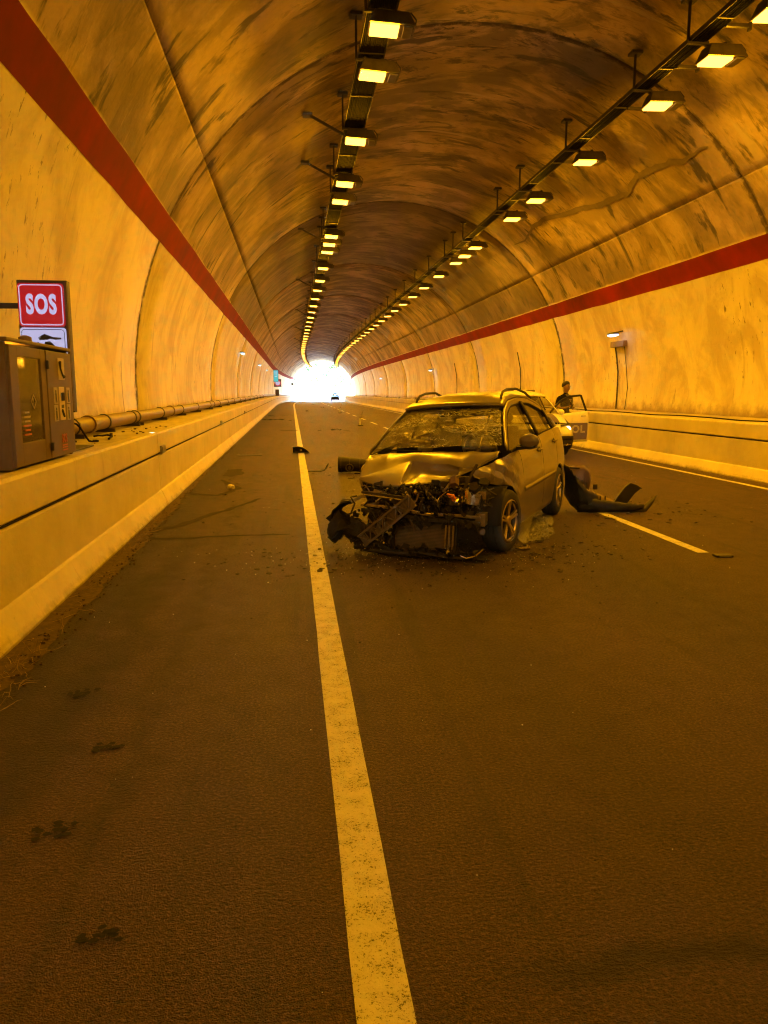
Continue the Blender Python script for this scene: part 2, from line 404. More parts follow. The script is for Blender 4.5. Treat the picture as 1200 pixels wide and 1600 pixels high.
M['stickred'] = simple('faded_red_print', (.42, .09, .045), .55, var=.3, vscale=30)
M['ink'] = simple('dark_print', (.03, .025, .02), .6)
M['sos_red'] = mat_emit('lit_red_face', (.80, .004, .016), .016)
M['sos_white'] = mat_emit('lit_white_face', (.60, .62, 1.0), .030)
M['sos_ink'] = simple('sign_black', (.01, .01, .015), .5)
M['sodium'] = mat_emit('sodium_lens', (1.0, .41, .04), .045); M['sodium'].cycles.emission_sampling = 'NONE'   # the glass as seen; its light comes from the lamp's area lights
M['coolwhite'] = mat_emit('cool_white_tube', (.38, .62, 1.0), .32)
M['patch'] = simple('sealing_compound', (.13, .10, .07), .8, var=.3, vscale=5)
M['tar'] = simple('tar_patch', (.004, .0035, .003), .9, var=.4, vscale=20, bump=.4)
M['damp'] = simple('damp_asphalt', (.030, .023, .017), .85, var=.3, vscale=7, bump=.5, bscale=90, spec=.2)
M['dirt'] = simple('gutter_dirt', (.075, .050, .032), .95, var=.55, vscale=22, bump=.7, bscale=80)
M['straw'] = simple('dry_grass', (.26, .19, .11), .8, var=.35, vscale=18)
M['litter'] = simple('white_paper', (.75, .73, .70), .7, var=.12)
M['police_white'] = simple('white_car_paint', (.86, .84, .78), .30, var=.06, coat=.6)
M['police_blue'] = simple('blue_grey_car_paint', (.13, .10, .19), .30, var=.1, coat=.6)
M['skin'] = simple('skin', (.27, .15, .10), .55, var=.1)
M['uniform'] = simple('dark_uniform_cloth', (.012, .011, .013), .9, var=.25, spec=.1)
M['hair'] = simple('dark_hair', (.014, .01, .008), .7)
M['ledwhite'] = mat_emit('headlight_led', (.75, .85, 1.0), 1.2)

# ================================================================ SETTING
# ---- lining: one object per cast ring, recessed joints between them
lining = tag(new_obj('tunnel_lining', None), 'stained concrete vault lining with painted lower walls', None, None, 'structure')
S_BACK = RING0 - 16 * RING
soot = {2: .12, 3: .62, 4: .30, 5: .12, 6: .2}
def lining_profile():
    us = [ARC * i / 88 for i in range(89)]
    prof = [(u, 0.0) for u in us if min(abs(u - U_LONG), abs(ARC - u - U_LONG)) > .03]
    for c in (U_LONG, ARC - U_LONG):
        sgn = 1 if c < ARC / 2 else -1
        prof += [(c - .006, 0.0), (c - .005, .014), (c + .005, .014), (c + .006, 0.0)]
    prof.sort(); return prof
PROF = lining_profile()
def vdr(u):   # upper shell stands 18 mm proud of the wall shells
    return -.006 if U_LONG < u < ARC - U_LONG else 0.0
k = 0; s0 = S_BACK
while s0 < S_PORTAL - .1:
    s1 = min(s0 + RING, S_PORTAL)
    ss = [s0 + .022] + stations(s0 + .045, s1 - .045, 1.9) + [s1 - .022]
    vs, uvs, fs = [], [], []
    for i, s in enumerate(ss):
        extra = .065 if i in (0, len(ss) - 1) else 0.0
        for u, dr in PROF:
            wob = .010 * noise.noise(Vector((u * .5, s * .35, 3.1)))
            x, z = arch(u, dr + vdr(u) + extra + wob); vs.append(T(x, s, z)); uvs.append((u, s))
    n = len(PROF)
    for i in range(len(ss) - 1):
        for j in range(n - 1): q = i * n + j; fs.append((q, q + 1, q + n + 1, q + n))
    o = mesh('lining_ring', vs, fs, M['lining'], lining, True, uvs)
    idx = int(round((s0 - RING0) / RING)) + 2       # ring that starts at 14.9 -> 2
    o['soot'] = soot.get(idx, .15 if idx > 2 else .05)
    s0 = s1
b = MB()
for s in stations(S_BACK, S_PORTAL, 6.7):
    for i in range(49):
        x, z = arch(ARC * i / 48, .10); b.v.append(T(x, s, z))
ns = len(stations(S_BACK, S_PORTAL, 6.7))
for i in range(ns - 1):
    for j in range(48): q = i * 49 + j; b.f.append([q, q + 1, q + 50, q + 49])
b.build('joint_backing', M['rock'], lining, True)
# portal collar
b = MB()
for i in range(49):
    x, z = arch(ARC * i / 48, 0.0); x2, z2 = arch(ARC * i / 48, .75)
    b.v += [T(x, S_PORTAL, z), T(x, S_PORTAL + .9, z), T(x2, S_PORTAL + .9, z2), T(x2, S_PORTAL, z2)]
for i in range(48):
    for j in range(3): q = i * 4 + j; b.f.append([q, q + 4, q + 5, q + 1])
b.build('portal_collar', M['slab'], lining, True)
# red painted bands
for side in (0, 1):
    ua, ub = u_of_z(4.28), u_of_z(4.72)
    if side: ua, ub = ARC - ub + .03, ARC - ua + .03
    b = MB(); ss = stations(S_BACK, S_PORTAL, .95)
    for i, s in enumerate(ss):
        for j in range(6):
            e = (.022 * noise.noise(Vector((s * 1.3, j * 9.0 + side * 30, 0))) + .012 * noise.noise(Vector((s * 6, j * 9.0, 5)))) if j in (0, 5) else 0
            u = ua + (ub - ua) * j / 5 + e
            x, z = arch(u, -.005 + .010 * noise.noise(Vector((u * .5, s * .35, 3.1)))); b.v.append(T(x, s, z))
    for i in range(len(ss) - 1):
        sm = (ss[i] + ss[i + 1]) / 2
        for j in range(5): q = i * 6 + j; b.f.append([q, q + 1, q + 7, q + 6])
    o = b.build('painted_band', M['stripe'], lining, True); tag(o, kind=None)
# sealed crack on the right of the vault
b = MB(); pts = [(-8.35, 17.0), (8.4, 0)]
crk = [(15.2, 6.35), (15.53, 6.37), (16.17, 6.37), (16.89, 6.48), (17.61, 6.51), (18.34, 6.49), (18.82, 6.34), (19.43, 6.42), (20.27, 6.42), (21.38, 6.57), (22.4, 6.64), (23.58, 6.78), (24.9, 6.78), (26.31, 6.63), (27.65, 6.7)]
# (s along tunnel, height) on the right-hand vault
prev = []
fine_pts = []
for i in range(len(crk) - 1):
    for q in range(4):
        f = q / 4; fine_pts.append((crk[i][0] * (1 - f) + crk[i + 1][0] * f, crk[i][1] * (1 - f) + crk[i + 1][1] * f))
for i, (s, z) in enumerate(fine_pts):
    u = ARC - u_of_z(z) + .07 * noise.noise(Vector((s * 2.7, 2, 0))); w = max(.015, (.075 + .05 * noise.noise(Vector((s * 3, 7, 1))) + .03 * noise.noise(Vector((s * 9, 2, 1)))) * min(1, (i + 2) / 14, (len(fine_pts) - i) / 10))
    for dd in (-1, 1):
        x, zz = arch(u + dd * w, -.032); b.v.append(T(x, s + dd * .05, zz))
for i in range(len(fine_pts) - 1): b.f.append([2 * i, 2 * i + 1, 2 * i + 3, 2 * i + 2])
b.build('sealed_crack', M['patch'], lining)

# ---- road
b = MB(); ss = stations(S_BACK, -30, 10)[:-1] + stations(-30, S_PORTAL + 1, 1.0); xs = [-1.80 + 10.05 * i / 20 for i in range(21)]
for s in ss:
    for x in xs: b.v.append(T(x, s, 0))
for i in range(len(ss) - 1):
    for j in range(20): q = i * 21 + j; b.f.append([q, q + 1, q + 22, q + 21])
road = b.build('road', M['asphalt'], None); tag(road, 'dark worn asphalt carriageway with two lanes', kind='structure')
def strip(name, xa, xb, sa, sb, z, mat, parent, wob=.006, step=.5):
    b = MB(); ss = stations(sa, sb, step)
    for s in ss:
        w = wob * noise.noise(Vector((s * 2.3, xa, 0))); w2 = wob * noise.noise(Vector((s * 2.3, xb, 9)))
        b.v += [T(xa + w, s, z), T(xb + w2, s, z)]
    for i in range(len(ss) - 1): b.f.append([2 * i, 2 * i + 1, 2 * i + 3, 2 * i + 2])
    return b.build(name, mat, parent)
strip('edge_line', .135, .288, -20, 175, .004, M['line'], road)
strip('edge_line', 7.70, 7.83, -20, 175, .004, M['line'], road)
s = 7.05 - 6 * 3
while s < 170:
    strip('lane_dash', 4.00, 4.12, s, s + 3.0, .004, M['line'], road); s += 6.02
def blob(name, cx, cy, rx, ry, z, mat, parent=None, n=28, seed=0, jag=.35):
    b = MB(); b.v.append(Vector((cx, cy, z)))
    for i in range(n):
        a = 2 * pi * i / n; r = 1 + jag * noise.noise(Vector((cos(a) * 1.6, sin(a) * 1.6, seed * 7.3))) * 2
        b.v.append(Vector((cx + cos(a) * rx * r, cy + sin(a) * ry * r, z)))
    for i in range(n): b.f.append([0, 1 + i, 1 + (i + 1) % n])
    return b.build(name, mat, parent)
def road_trail(name, pts, w, z, mat, parent, seed=0):
    b = MB(); P = []
    for i in range(len(pts) - 1):
        for q in range(6):
            f = q / 6; P.append(Vector(pts[i]).lerp(Vector(pts[i + 1]), f))
    P.append(Vector(pts[-1]))
    for i, p in enumerate(P):
        t = (P[min(i + 1, len(P) - 1)] - P[max(0, i - 1)]).normalized(); sd = Vector((-t.y, t.x, 0))
        ww = w * (.65 + .9 * abs(noise.noise(Vector((i * .35, seed, 0))))) * (1 - .6 * i / len(P))
        off_ = .06 * noise.noise(Vector((i * .5, seed, 4)))
        b.v += [Vector((p.x, p.y, z)) + sd * (off_ - ww), Vector((p.x, p.y, z)) + sd * (off_ + ww)]
    for i in range(len(P) - 1): b.f.append([2 * i, 2 * i + 1, 2 * i + 3, 2 * i + 2])
    return b.build(name, mat, parent)
road_trail('damp_streak', [(-1.7, 8.55, 0), (-1.2, 8.5, 0), (-.7, 8.6, 0), (-.05, 8.62, 0)], .07, .003, M['damp'], road, 1)
road_trail('damp_streak', [(-1.7, 8.9, 0), (-1.35, 9.4, 0), (-1.1, 10.1, 0), (-.75, 10.9, 0), (-.5, 11.6, 0)], .09, .0034, M['damp'], road, 2)
road_trail('damp_streak', [(-1.7, 12.4, 0), (-1.2, 12.0, 0), (-.9, 12.8, 0), (-1.3, 14.2, 0)], .10, .003, M['damp'], road, 3)
blob('damp_patch', -1.2, 15.4, .2, .6, .0032, M['damp'], road, seed=3)
for cx, cy, rx, ry, sd_ in ((-.90, 2.73, .075, .045, 1), (-.59, 2.14, .065, .035, 2), (-.85, 3.4, .07, .05, 3), (-1.14, 4.07, .07, .06, 4)):
    b = MB(); random.seed(int(cx * -100))
    for q in range(random.randint(12, 18)):
        px_, py_ = cx + random.uniform(-1, 1) * rx, cy + random.gauss(0, .5) * ry; n_ = random.randint(6, 9)
        b.add([Vector((px_ + cos(2 * pi * k / n_) * rx * random.uniform(.12, .34), py_ + sin(2 * pi * k / n_) * ry * random.uniform(.12, .5), .0045 + .0005 * q)) for k in range(n_)], [list(range(n_))])
    b.build('tar_mark', M['tar'], road)
# recessed grating and road stud
g = thing('drain_grate', 'small dark drain grate set into the asphalt by the left shoulder', 'drain grate', (-1.09, 19.7, 0), .1)
b = MB()
for i in range(7): b.box((-.24 + .08 * i, 0, .005), (.03, .5, .012))
b.box((0, .27, .005), (.56, .04, .014)); b.box((0, -.27, .005), (.56, .04, .014)); b.box((-.28, 0, .005), (.04, .5, .013)); b.box((.28, 0, .005), (.04, .5, .013))
b.build('grate', M['dsteel'], g)
MB().box((0, 0, .002), (.52, .5, .003)).build('pit', M['ink'], g)  # flat black plate painting the dark of the pit under the bars
st = thing('road_stud', 'low dark road stud at the near end of the dashed lane line', 'road stud', (4.16, 6.93, 0), -.05)
MB().box((0, 0, .011), (.17, .10, .022)).build('stud_body', M['dsteel'], st, bevel=.008)
MB().box((0, -.052, .012), (.12, .004, .012)).build('reflector', M['greyplastic'], st)

# ---- barriers (low retaining walls of the service walkways), panel by panel
def barrier(side):
    if side == 'left':
        f = lambda d: -1.75 - d; lab = 'cream concrete kerb wall with a dark groove below the emergency cabinet'
    else:
        f = lambda d: 8.12 + d; lab = 'cream concrete kerb wall behind the police car along the right lane'
    root = thing('barrier_wall', lab, 'concrete barrier')
    prof = [(0, -.02), (0, .04), (.012, .06), (.085, .215), (.10, .235), (.108, .705), (.135, .712), (.135, .748), (.110, .755), (.118, 1.005), (.135, 1.03), (.25, 1.03)]
    joints = [S_BACK, -20.5, -10, .5, 11.0, 21.5, 32, 42.5, 53, 63.5, 74, 84.5, 95, 105.5, 116, 126.5, 137, 147.5, S_PORTAL]
    for a, c in zip(joints[:-1], joints[1:]):
        b = MB(); ss = [a + .008] + stations(a + .012, c - .012, .7 if a < 40 else 2.5) + [c - .008]
        for i, s in enumerate(ss):
            inset = .02 if i in (0, len(ss) - 1) else 0
            for j, (dx, z) in enumerate(prof):
                w = (.006 * noise.noise(Vector((s * 1.7, j * .6, 1))) if j < 5 or j > 8 else 0)
                if j in (4, 9, 10): w += .010 * max(0, noise.noise(Vector((s * 5, j, 2))) - .15) * 2
                if j < 2: w -= .02 * abs(noise.noise(Vector((s * 2.2, 3, 8))))
                b.v.append(T(f(dx + inset + w), s, z))
        n = len(prof)
        for i in range(len(ss) - 1):
            for j in range(n - 1): q = i * n + j; b.f.append([q, q + 1, q + n + 1, q + n] if side == 'left' else [q, q + n, q + n + 1, q + 1])
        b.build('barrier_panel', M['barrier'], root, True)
        o = root.children[-1]
        # flat shading on the straight faces keeps the arrises crisp
        o.data.polygons.foreach_set('use_smooth', [False] * len(o.data.polygons))
    b = MB()
    for s in stations(S_BACK, S_PORTAL, 2.5): b.v += [T(f(.16), s, -.02), T(f(.16), s, 1.0)]
    m_ = len(b.v) // 2
    for i in range(m_ - 1): b.f.append([2 * i, 2 * i + 1, 2 * i + 3, 2 * i + 2])
    b.build('wall_core', M['rock'], root)
    b = MB(); b.tube([T(f(.128), s, .73) for s in stations(-20, S_PORTAL - 1, 2.5)], .009, 6); b.build('groove_cable', M['cable'], root, True)
    return root
bl = barrier('left'); br = barrier('right')
for i, (s, L) in enumerate([(11.3, 'metal junction box on the left kerb wall near the panel joint'), (20.6, 'second metal junction box further along the left kerb wall groove'), (30.8, 'small metal box far along the left kerb wall groove')]):
    o = MB().box((0, 0, 0), (.06, .30, .11)).build('junction_box', M['steel'], None, bevel=.006); o.location = T(-1.86, s, .78); tag(o, L, 'junction box', 'boxes on the kerb wall groove')
    MB().box((.032, 0, .0), (.006, .27, .08)).build('box_lid', M['greyplastic'], o)
# ---- walkway slabs
for side, (xa, xb, lab) in enumerate(((-1.99, -2.95, 'concrete service walkway behind the left kerb wall'), (8.36, 10.35, 'concrete service walkway behind the right kerb wall'))):
    b = MB(); ss = stations(S_BACK, -25, 10)[:-1] + stations(-25, S_PORTAL, 1.0)
    for s in ss:
        for j in range(5):
            b.v.append(T(xa + (xb - xa) * j / 4, s, 1.022 + .006 * noise.noise(Vector((s, j, side)))))
    for i in range(len(ss) - 1):
        for j in range(4): q = i * 5 + j; b.f.append([q, q + 1, q + 6, q + 5])
    tag(b.build('walkway', M['slab']), lab, kind='structure')
# hatch and rubble on the left walkway beside the cabinet
tag(MB().box((-2.33, 8.05, 1.034), (.5, .75, .014)).build('hatch_cover', M['dsteel'], None, bevel=.004), 'dark steel hatch plate on the walkway just beyond the cabinet', 'hatch cover')
# ---- pipe with clamps, left wall foot
pr = thing('fire_main_pipe', 'brown painted water pipe running along the foot of the left wall', 'pipe')
MB().tube([T(-2.62, s, 1.175) for s in stations(-20, S_PORTAL - 2, 1.5)], .098, 14).build('pipe', M['pipe'], pr, True)
for s in [7.9, 9.6, 11.2, 13.0, 13.35, 15.8, 18.6, 21.6, 24.8, 28, 31.5, 35, 39, 43, 48, 53, 58, 64, 70]:
    b = MB(); b.tube([T(-2.62, s - .025, 1.175), T(-2.62, s + .025, 1.175)], .112, 14); b.box(T(-2.62, s, 1.06), (.30, .06, .05)); b.box(T(-2.62, s, 1.11), (.03, .04, .12))
    b.build('clamp', M['dsteel'], pr)
for s in [10.4, 17.2, 26]:
    b = MB(); b.tube([T(-2.62, s - .07, 1.175), T(-2.62, s - .069, 1.175), T(-2.62, s + .069, 1.175), T(-2.62, s + .07, 1.175)], .118, 14); b.build('coupling', M['pipe'], pr)
# cable bundle wound round the pipe end near the cabinet
wb = thing('cable_bundle', 'tangled dark cables hanging over the pipe beside the cabinet', 'cables')
for q in range(6):
    b = MB(); P = []
    x0, s0, z0 = -2.55 + .03 * q, 8.25 + .07 * q, 1.33
    for i in range(14):
        f = i / 13
        P.append(Vector((x0 + .18 * sin(f * 2.2 + q) + .02 * q, s0 + .35 * f + .05 * sin(7 * f + q), max(1.05, z0 - .30 * f + .05 * sin(9 * f + q * 2)))))
    b.tube(P, .011, 6); b.build('cable', M['cable'], wb, True)
b = MB(); b.tube([Vector((-2.15 + .30 * i / 8 * -1, 9.4 + .35 * sin(i * .5) + .1 * i, 1.045 + .008 * (i % 2))) for i in range(9)], .013, 6)
tag(b.build('cable_scrap', M['cable'], None, True), 'short loose length of dark cable lying on the walkway', 'cable')
b = MB()
for q in range(26):
    s = random.uniform(7.6, 13); x = random.uniform(-2.5, -2.0); r = random.uniform(.006, .018)
    b.box((x, s, 1.03 + r * .5), (r * 1.6, r * 2.2, r), Matrix.Rotation(random.uniform(0, 3), 3, 'Z'))
tag(b.build('walkway_rubble', M['dirt'], None), 'crumbs of broken concrete scattered on the left walkway', None, None, 'stuff')

# ---- cable trays, rods, lamps
LZ = 6.75
TRAY = {'left': 1.39, 'right': 6.42}
LAMPX = {'left': 1.47, 'right': 6.78}
def vault_z(x): return CZ + sqrt(max(0, (RAD - .02) ** 2 - (x - CX) ** 2))
lamps = {
 'left': [-21.5, -12.3, -4.5, 2.2, 12.3, 14.0, 17.5, 21, 22.9, 27.9, 29.4, 31.0, 35, 38.9, 42.5],
 'right': [-23, -13.6, -5.5, 5.6, 9.4, 11.2, 12.75, 14.75, 18.4, 22.1, 24.5, 29.4, 31.2, 32.9, 36.7, 40.8, 44.7]}
for sd_ in lamps:
    lamps[sd_] = [q if q < 9 else q * .972 for q in lamps[sd_]]
    s = lamps[sd_][-1]
    while s < S_PORTAL - 6: s += 3.75; lamps[sd_].append(s)
def make_luminaire(L=.36, W=.50):
    r = thing('tunnel_lamp', '', 'tunnel lamp')
    b = MB()   # housing: a tapered hood, closed round the lens
    w2, l2 = W / 2 + .09, L / 2 + .03
    lo = [(-w2 + .05, -l2, 0), (w2 + .05, -l2, 0), (w2 + .05, l2, 0), (-w2 + .05, l2, 0)]
    hi = [(-w2 + .13, -l2 + .06, .20), (w2 - .05, -l2 + .06, .20), (w2 - .05, l2 - .06, .20), (-w2 + .13, l2 - .06, .20)]
    b.add(lo + hi, [(0, 1, 5, 4), (1, 2, 6, 5), (2, 3, 7, 6), (3, 0, 4, 7), (4, 5, 6, 7), (3, 2, 1, 0)])
    b.build('housing', M['housing'], r, bevel=.012)
    MB().box((-.055, 0, -.018), (W - .09, L - .03, .036)).build('lens', M['sodium'], r)
    for loc, rot, a_, b_ in (((-.055, 0, -.040), (0, 0, 0), W - .09, L - .03), ((-.055, -L / 2 + .008, -.018), (-pi / 2, 0, 0), W - .09, .04), ((-.055, L / 2 - .008, -.018), (pi / 2, 0, 0), W - .09, .04)):
        ld = bpy.data.lights.new('lamp_light', 'AREA'); ld.shape = 'RECTANGLE'; ld.size = a_; ld.size_y = b_; ld.color = SODIUM; ld.energy = LAMP_L * a_ * b_ * pi
        lo_ = new_obj('lamp_light', ld, r); lo_.location = loc; lo_.rotation_euler = rot
    MB().box((W / 2 + .03, 0, -.012), (.13, L - .02, .028)).build('gear_cover', M['greyplastic'], r, bevel=.006)
    for yy in (-.10, .10): MB().tube([(W / 2 + .08, yy, -.02), (W / 2 + .135, yy, .02), (W / 2 + .145, yy, .12), (W / 2 + .06, yy, .21)], .011, 6).build('hinge_loop', M['dsteel'], r, True)
    b = MB(); b.box((-.05, 0, .222), (.36, .05, .04)); b.box((-.2, 0, .24), (.04, .05, .06)); b.box((.1, 0, .24), (.04, .05, .06)); b.build('mounting_bracket', M['dsteel'], r)
    return r
proto = make_luminaire(); first = True
ordn = ['nearest', 'second', 'third', 'fourth', 'fifth', 'sixth', 'seventh', 'eighth', 'ninth', 'tenth', 'eleventh', 'twelfth']
for sd_ in ('left', 'right'):
    vis = 0
    for s in lamps[sd_]:
        o = proto if first else copy_tree(proto); first = False
        o.location = T(LAMPX[sd_], s, LZ); o.rotation_euler = (radians(random.uniform(-2, 2)), radians(3 if sd_ == 'left' else -1), radians(random.uniform(-2, 2)))
        o['group'] = 'amber sodium lamps of the %s row' % sd_
        if s < 10.9: o['label'] = 'amber sodium tunnel lamp of the %s row, above and behind the viewer' % sd_
        elif vis < 12:
            o['label'] = '%s lit amber lamp of the %s row under the vault%s' % (ordn[vis], sd_, ', hung clear of the others' if vis in (3,) else ''); vis += 1
        else: o['label'] = 'small lit amber lamp far down the %s row towards the tunnel mouth' % sd_
for sd_ in ('left', 'right'):
    tx = TRAY[sd_]; w = .42 if sd_ == 'left' else .26
    root = thing('cable_tray', 'long %s cable tray carrying the %s row of amber lamps' % (('wide', 'left') if sd_ == 'left' else ('narrow', 'right')), 'cable tray')
    ss = stations(-25, S_PORTAL - 3, 2.0); z = LZ + .29
    for e in (-1, 1):
        b = MB()
        for s1, s2 in zip(ss[:-1], ss[1:]): b.bar(T(tx + e * w / 2, s1, z), T(tx + e * w / 2, s2, z), .012, .075)
        b.build('side_rail', M['dsteel'], root)
    b = MB()
    s = -25.0
    while s < 60: b.box(T(tx, s, z - .03), (w, .035, .016)); s += 1.83
    tag(b.build('rung', M['dsteel'], root), kind='stuff')
    b = MB()
    for s1, s2 in zip(ss[:-1], ss[1:]): b.bar(T(tx, s1, z + .012), T(tx, s2, z + .012), w - .03, .004)
    b.build('tray_floor', M['cable'], root)
    nc = 13 if sd_ == 'left' else 6
    for c in range(nc):
        b = MB(); cx = tx - w / 2 + .03 + (w - .06) * c / (nc - 1)
        b.tube([T(cx + .006 * noise.noise(Vector((s1 * .7, c, 0))), s1, z - .010 + .004 * (c % 2)) for s1 in stations(-25, S_PORTAL - 3, 2.5)], .013 + .003 * (c % 3), 6)
        b.build('cable', M['cable'], root, True)
    # hanger rods with base plates, one pair by every lamp
    rx = tx - w / 2 - .03
    for i, s in enumerate(lamps[sd_]):
        if s < -10: continue
        zt = vault_z(rx); b = MB()
        for ds in ((-.05, .05) if sd_ == 'left' else (0,)):
            b.tube([T(rx, s + ds, z - .06), T(rx, s + ds, zt - .01)], .016 if sd_ == 'left' else .024, 6)
        b.box(T(rx, s, zt - .045), (.20, .20, .05)); b.box(T(tx, s, z - .055), (w + .1, .06, .03))
        b.build('hanger_rod', M['dsteel'], root)
        if sd_ == 'left' and i % 4 == 2 and s > 10 or (sd_ == 'left' and abs(s - 20.4) < .3):
            b = MB(); x2 = rx - .72; b.bar(T(rx + .05, s + .2, z - .12), T(x2, s + .2, vault_z(x2) - .04), .05, .05); b.box(T(x2, s + .2, vault_z(x2) - .06), (.2, .2, .06)); b.build('diagonal_brace', M['dsteel'], root)
        if sd_ == 'right':
            b = MB(); b.box(T(tx + w / 2 + .17, s + .9, z - .04), (.36, .06, .05)); b.box(T(tx + w / 2 + .36, s + .9, z - .05), (.035, .08, .11)); b.build('cantilever_arm', M['dsteel'], root)

# ---- white emergency wall lamps
def wall_lamp(x, s, z, side, lab, lit=True, L=.62):
    r = thing('wall_lamp', lab, 'wall lamp', T(x, s, z), 0, 'small cool white emergency lamps on the walls')
    e = side
    b = MB(); b.grid(lambda u, v: Vector(((.10 * cos(2 * pi * v) * (1 - (2 * u - 1) ** 4) ** .5), (u - .5) * L, .055 * sin(2 * pi * v) * (1 - (2 * u - 1) ** 4) ** .5)), 14, 14)
    b.build('diffuser', M['coolwhite'] if lit else M['clear'], r, True)
    b = MB(); b.grid(lambda u, v: Vector(((.108 * cos(pi * v) * (1 - (2 * u - 1) ** 4) ** .5), (u - .5) * (L + .03), .002 + .075 * sin(pi * v) * (1 - (2 * u - 1) ** 4) ** .5)), 14, 8)
    b.build('hood', M['dsteel'], r, True, solid=.008)
    MB().bar((e * .03, .05, .05), (e * .42, .05, .14), .045, .045).build('bracket_arm', M['dsteel'], r)
    return r
wall_lamp(9.62, 22.7, 3.27, 1, 'lit white bulkhead lamp on the right wall above the conduit')
wall_lamp(9.75, 54.5, 3.05, 1, 'lit white bulkhead lamp further down the right wall')
wall_lamp(9.75, 86, 3.0, 1, 'faint white lamp far down the right wall near the tunnel mouth')
wall_lamp(-2.70, 6.75, 3.40, -1, 'white wall lamp at the left edge above the emergency sign')
wall_lamp(-2.45, 40.5, 3.5, -1, 'lit white lamp on the left wall beneath the red band')
wall_lamp(-2.45, 62, 3.6, -1, 'small lamp on the left wall between two ring joints')
wall_lamp(-2.45, 80, 3.7, -1, 'small lamp on the left wall just before the green sign')
cd = thing('conduit', 'thin dark conduit running down the right wall from a junction box', 'conduit')
def wallx(z, e=0): return CX + sqrt(RAD ** 2 - (z - CZ) ** 2) - e
MB().tube([T(wallx(z, .03), 23.4 + .02 * sin(z * 5), z) for z in (2.98, 2.6, 2.2, 1.8, 1.4, 1.05)], .022, 6).build('conduit_pipe', M['dsteel'], cd, True)
MB().box(T(wallx(3.02, .07), 23.05, 3.02), (.14, .95, .17)).build('junction_box', M['pipe'], cd, bevel=.01)
MB().tube([T(wallx(z, .02), 22.75 + .06 * sin(z * 3), z) for z in (2.95, 2.3, 1.7, 1.05)], .010, 5).build('thin_cable', M['cable'], cd, True)
for s in (33.8, 47.3):
    b = MB(); b.tube([T(wallx(z, .02), s + .03 * sin(z * 4), z) for z in (3.3, 2.6, 1.9, 1.05)], .020, 6)
    tag(b.build('wall_cable', M['cable'], None, True), 'vertical dark cable on the right wall %s' % ('just above the wrecked car roof' if s < 40 else 'beyond the wrecked car'), 'cable', 'cables down the right wall')
rc = thing('wall_rail', 'thin dark cable line along the top of the right kerb wall', 'cable')
b = MB(); b.tube([T(8.45 + .03 * sin(s * .9), s, 1.06 + .012 * sin(s * 1.7)) for s in stations(9, 140, 1.2)], .014, 5); b.build('cable', M['cable'], rc, True)
for s in (31, 38, 45, 52, 60, 68, 77, 87): MB().box(T(8.3, s, 1.10), (.12, .25, .16)).build('end_box', M['steel'], rc, bevel=.01)

# ================================================================ SOS CABINET AND SIGN
cab = thing('sos_cabinet', 'tall brown steel emergency call cabinet with a glazed door standing on the left walkway', 'emergency cabinet', (-1.98, 5.75, 1.035))
cab.scale = (1, 1, .968)
# local: +X towards the road, +Y along the tunnel
b = MB(); b.box((-.30, .02, .47), (.58, .04, .94)); b.box((-.30, 1.53, .47), (.58, .04, .94)); b.box((-.58, .775, .47), (.03, 1.47, .94)); b.box((-.30, .775, .955), (.64, 1.60, .03)); b.box((-.30, .775, .02), (.56, 1.47, .03)); b.box((-.29, .84, .47), (.52, .03, .9))
b.build('body', M['cabinet'], cab, bevel=.008)
b = MB()     # glazed door: frame of four rails
b.box((0, .10, .47), (.03, .16, .90)); b.box((0, .765, .47), (.03, .125, .90)); b.box((0, .44, .88), (.03, .525, .08)); b.box((0, .44, .105), (.03, .525, .17))
dr = b.build('glazed_door', M['cabinet'], cab, bevel=.005)
MB().box((.002, .44, .515), (.006, .52, .65)).build('pane', M['clear'], dr)
b = MB(); b.box((-.10, .44, .50), (.01, .60, .80)); b.build('back_panel', M['cabinet2'], cab)
for z in (.36, .60, .76): MB().box((-.09, .44, z), (.015, .55, .006)).build('panel_seam', M['cabinet'], cab)
MB().box((-.030, .32, .80), (.02, .14, .04)).build('pane_glow', mat_emit('amber_pane_glow', (1.0, .42, .015), 14.0), cab, bevel=.01)  # glowing block added for the bright amber reflection in the pane
MB().box((.004, 1.185, .47), (.032, .70, .90)).build('side_door', M['cabinet'], cab, bevel=.006)
for z in (.12, .80): MB().box((.03, .835, z), (.022, .035, .07)).build('hinge', M['dsteel'], cab, bevel=.004)
MB().tube([(-.12, .80, .97), (-.12, .80, 1.02), (-.12, .80, 1.035)], [.055, .05, .02], 12).build('roof_knob', M['pipe'], cab, True)
def plate(y0, y1, z0, z1, mat, x=.0215, nm='sticker'):
    return MB().box((x, (y0 + y1) / 2, (z0 + z1) / 2), (.003, y1 - y0, z1 - z0)).build(nm, mat, cab)
p1 = plate(1.13, 1.31, .68, .87, M['sticker'])
MB().tube([(.0245, 1.17, .84), (.0245, 1.19, .78), (.0245, 1.24, .725), (.0245, 1.275, .71)], [.018, .009, .009, .018], 8).build('handset_symbol', M['ink'], p1)
for (y0, z0) in ((.97, .475), (.96, .325), (1.33, .475), (1.32, .325)):
    q = plate(y0, y0 + .11, z0, z0 + .14, M['sticker'])
    b = MB(); b.box((.0245, y0 + .055, z0 + .105), (.002, .022, .024)); b.box((.0245, y0 + .055, z0 + .068), (.002, .03, .045)); b.box((.0245, y0 + .045, z0 + .03), (.002, .010, .04)); b.box((.0245, y0 + .068, z0 + .03), (.002, .010, .04), Matrix.Rotation(.3, 3, 'X'))
    b.build('figure_symbol', M['ink'], q)
q = plate(1.12, 1.27, .33, .62, M['cabinet2'])
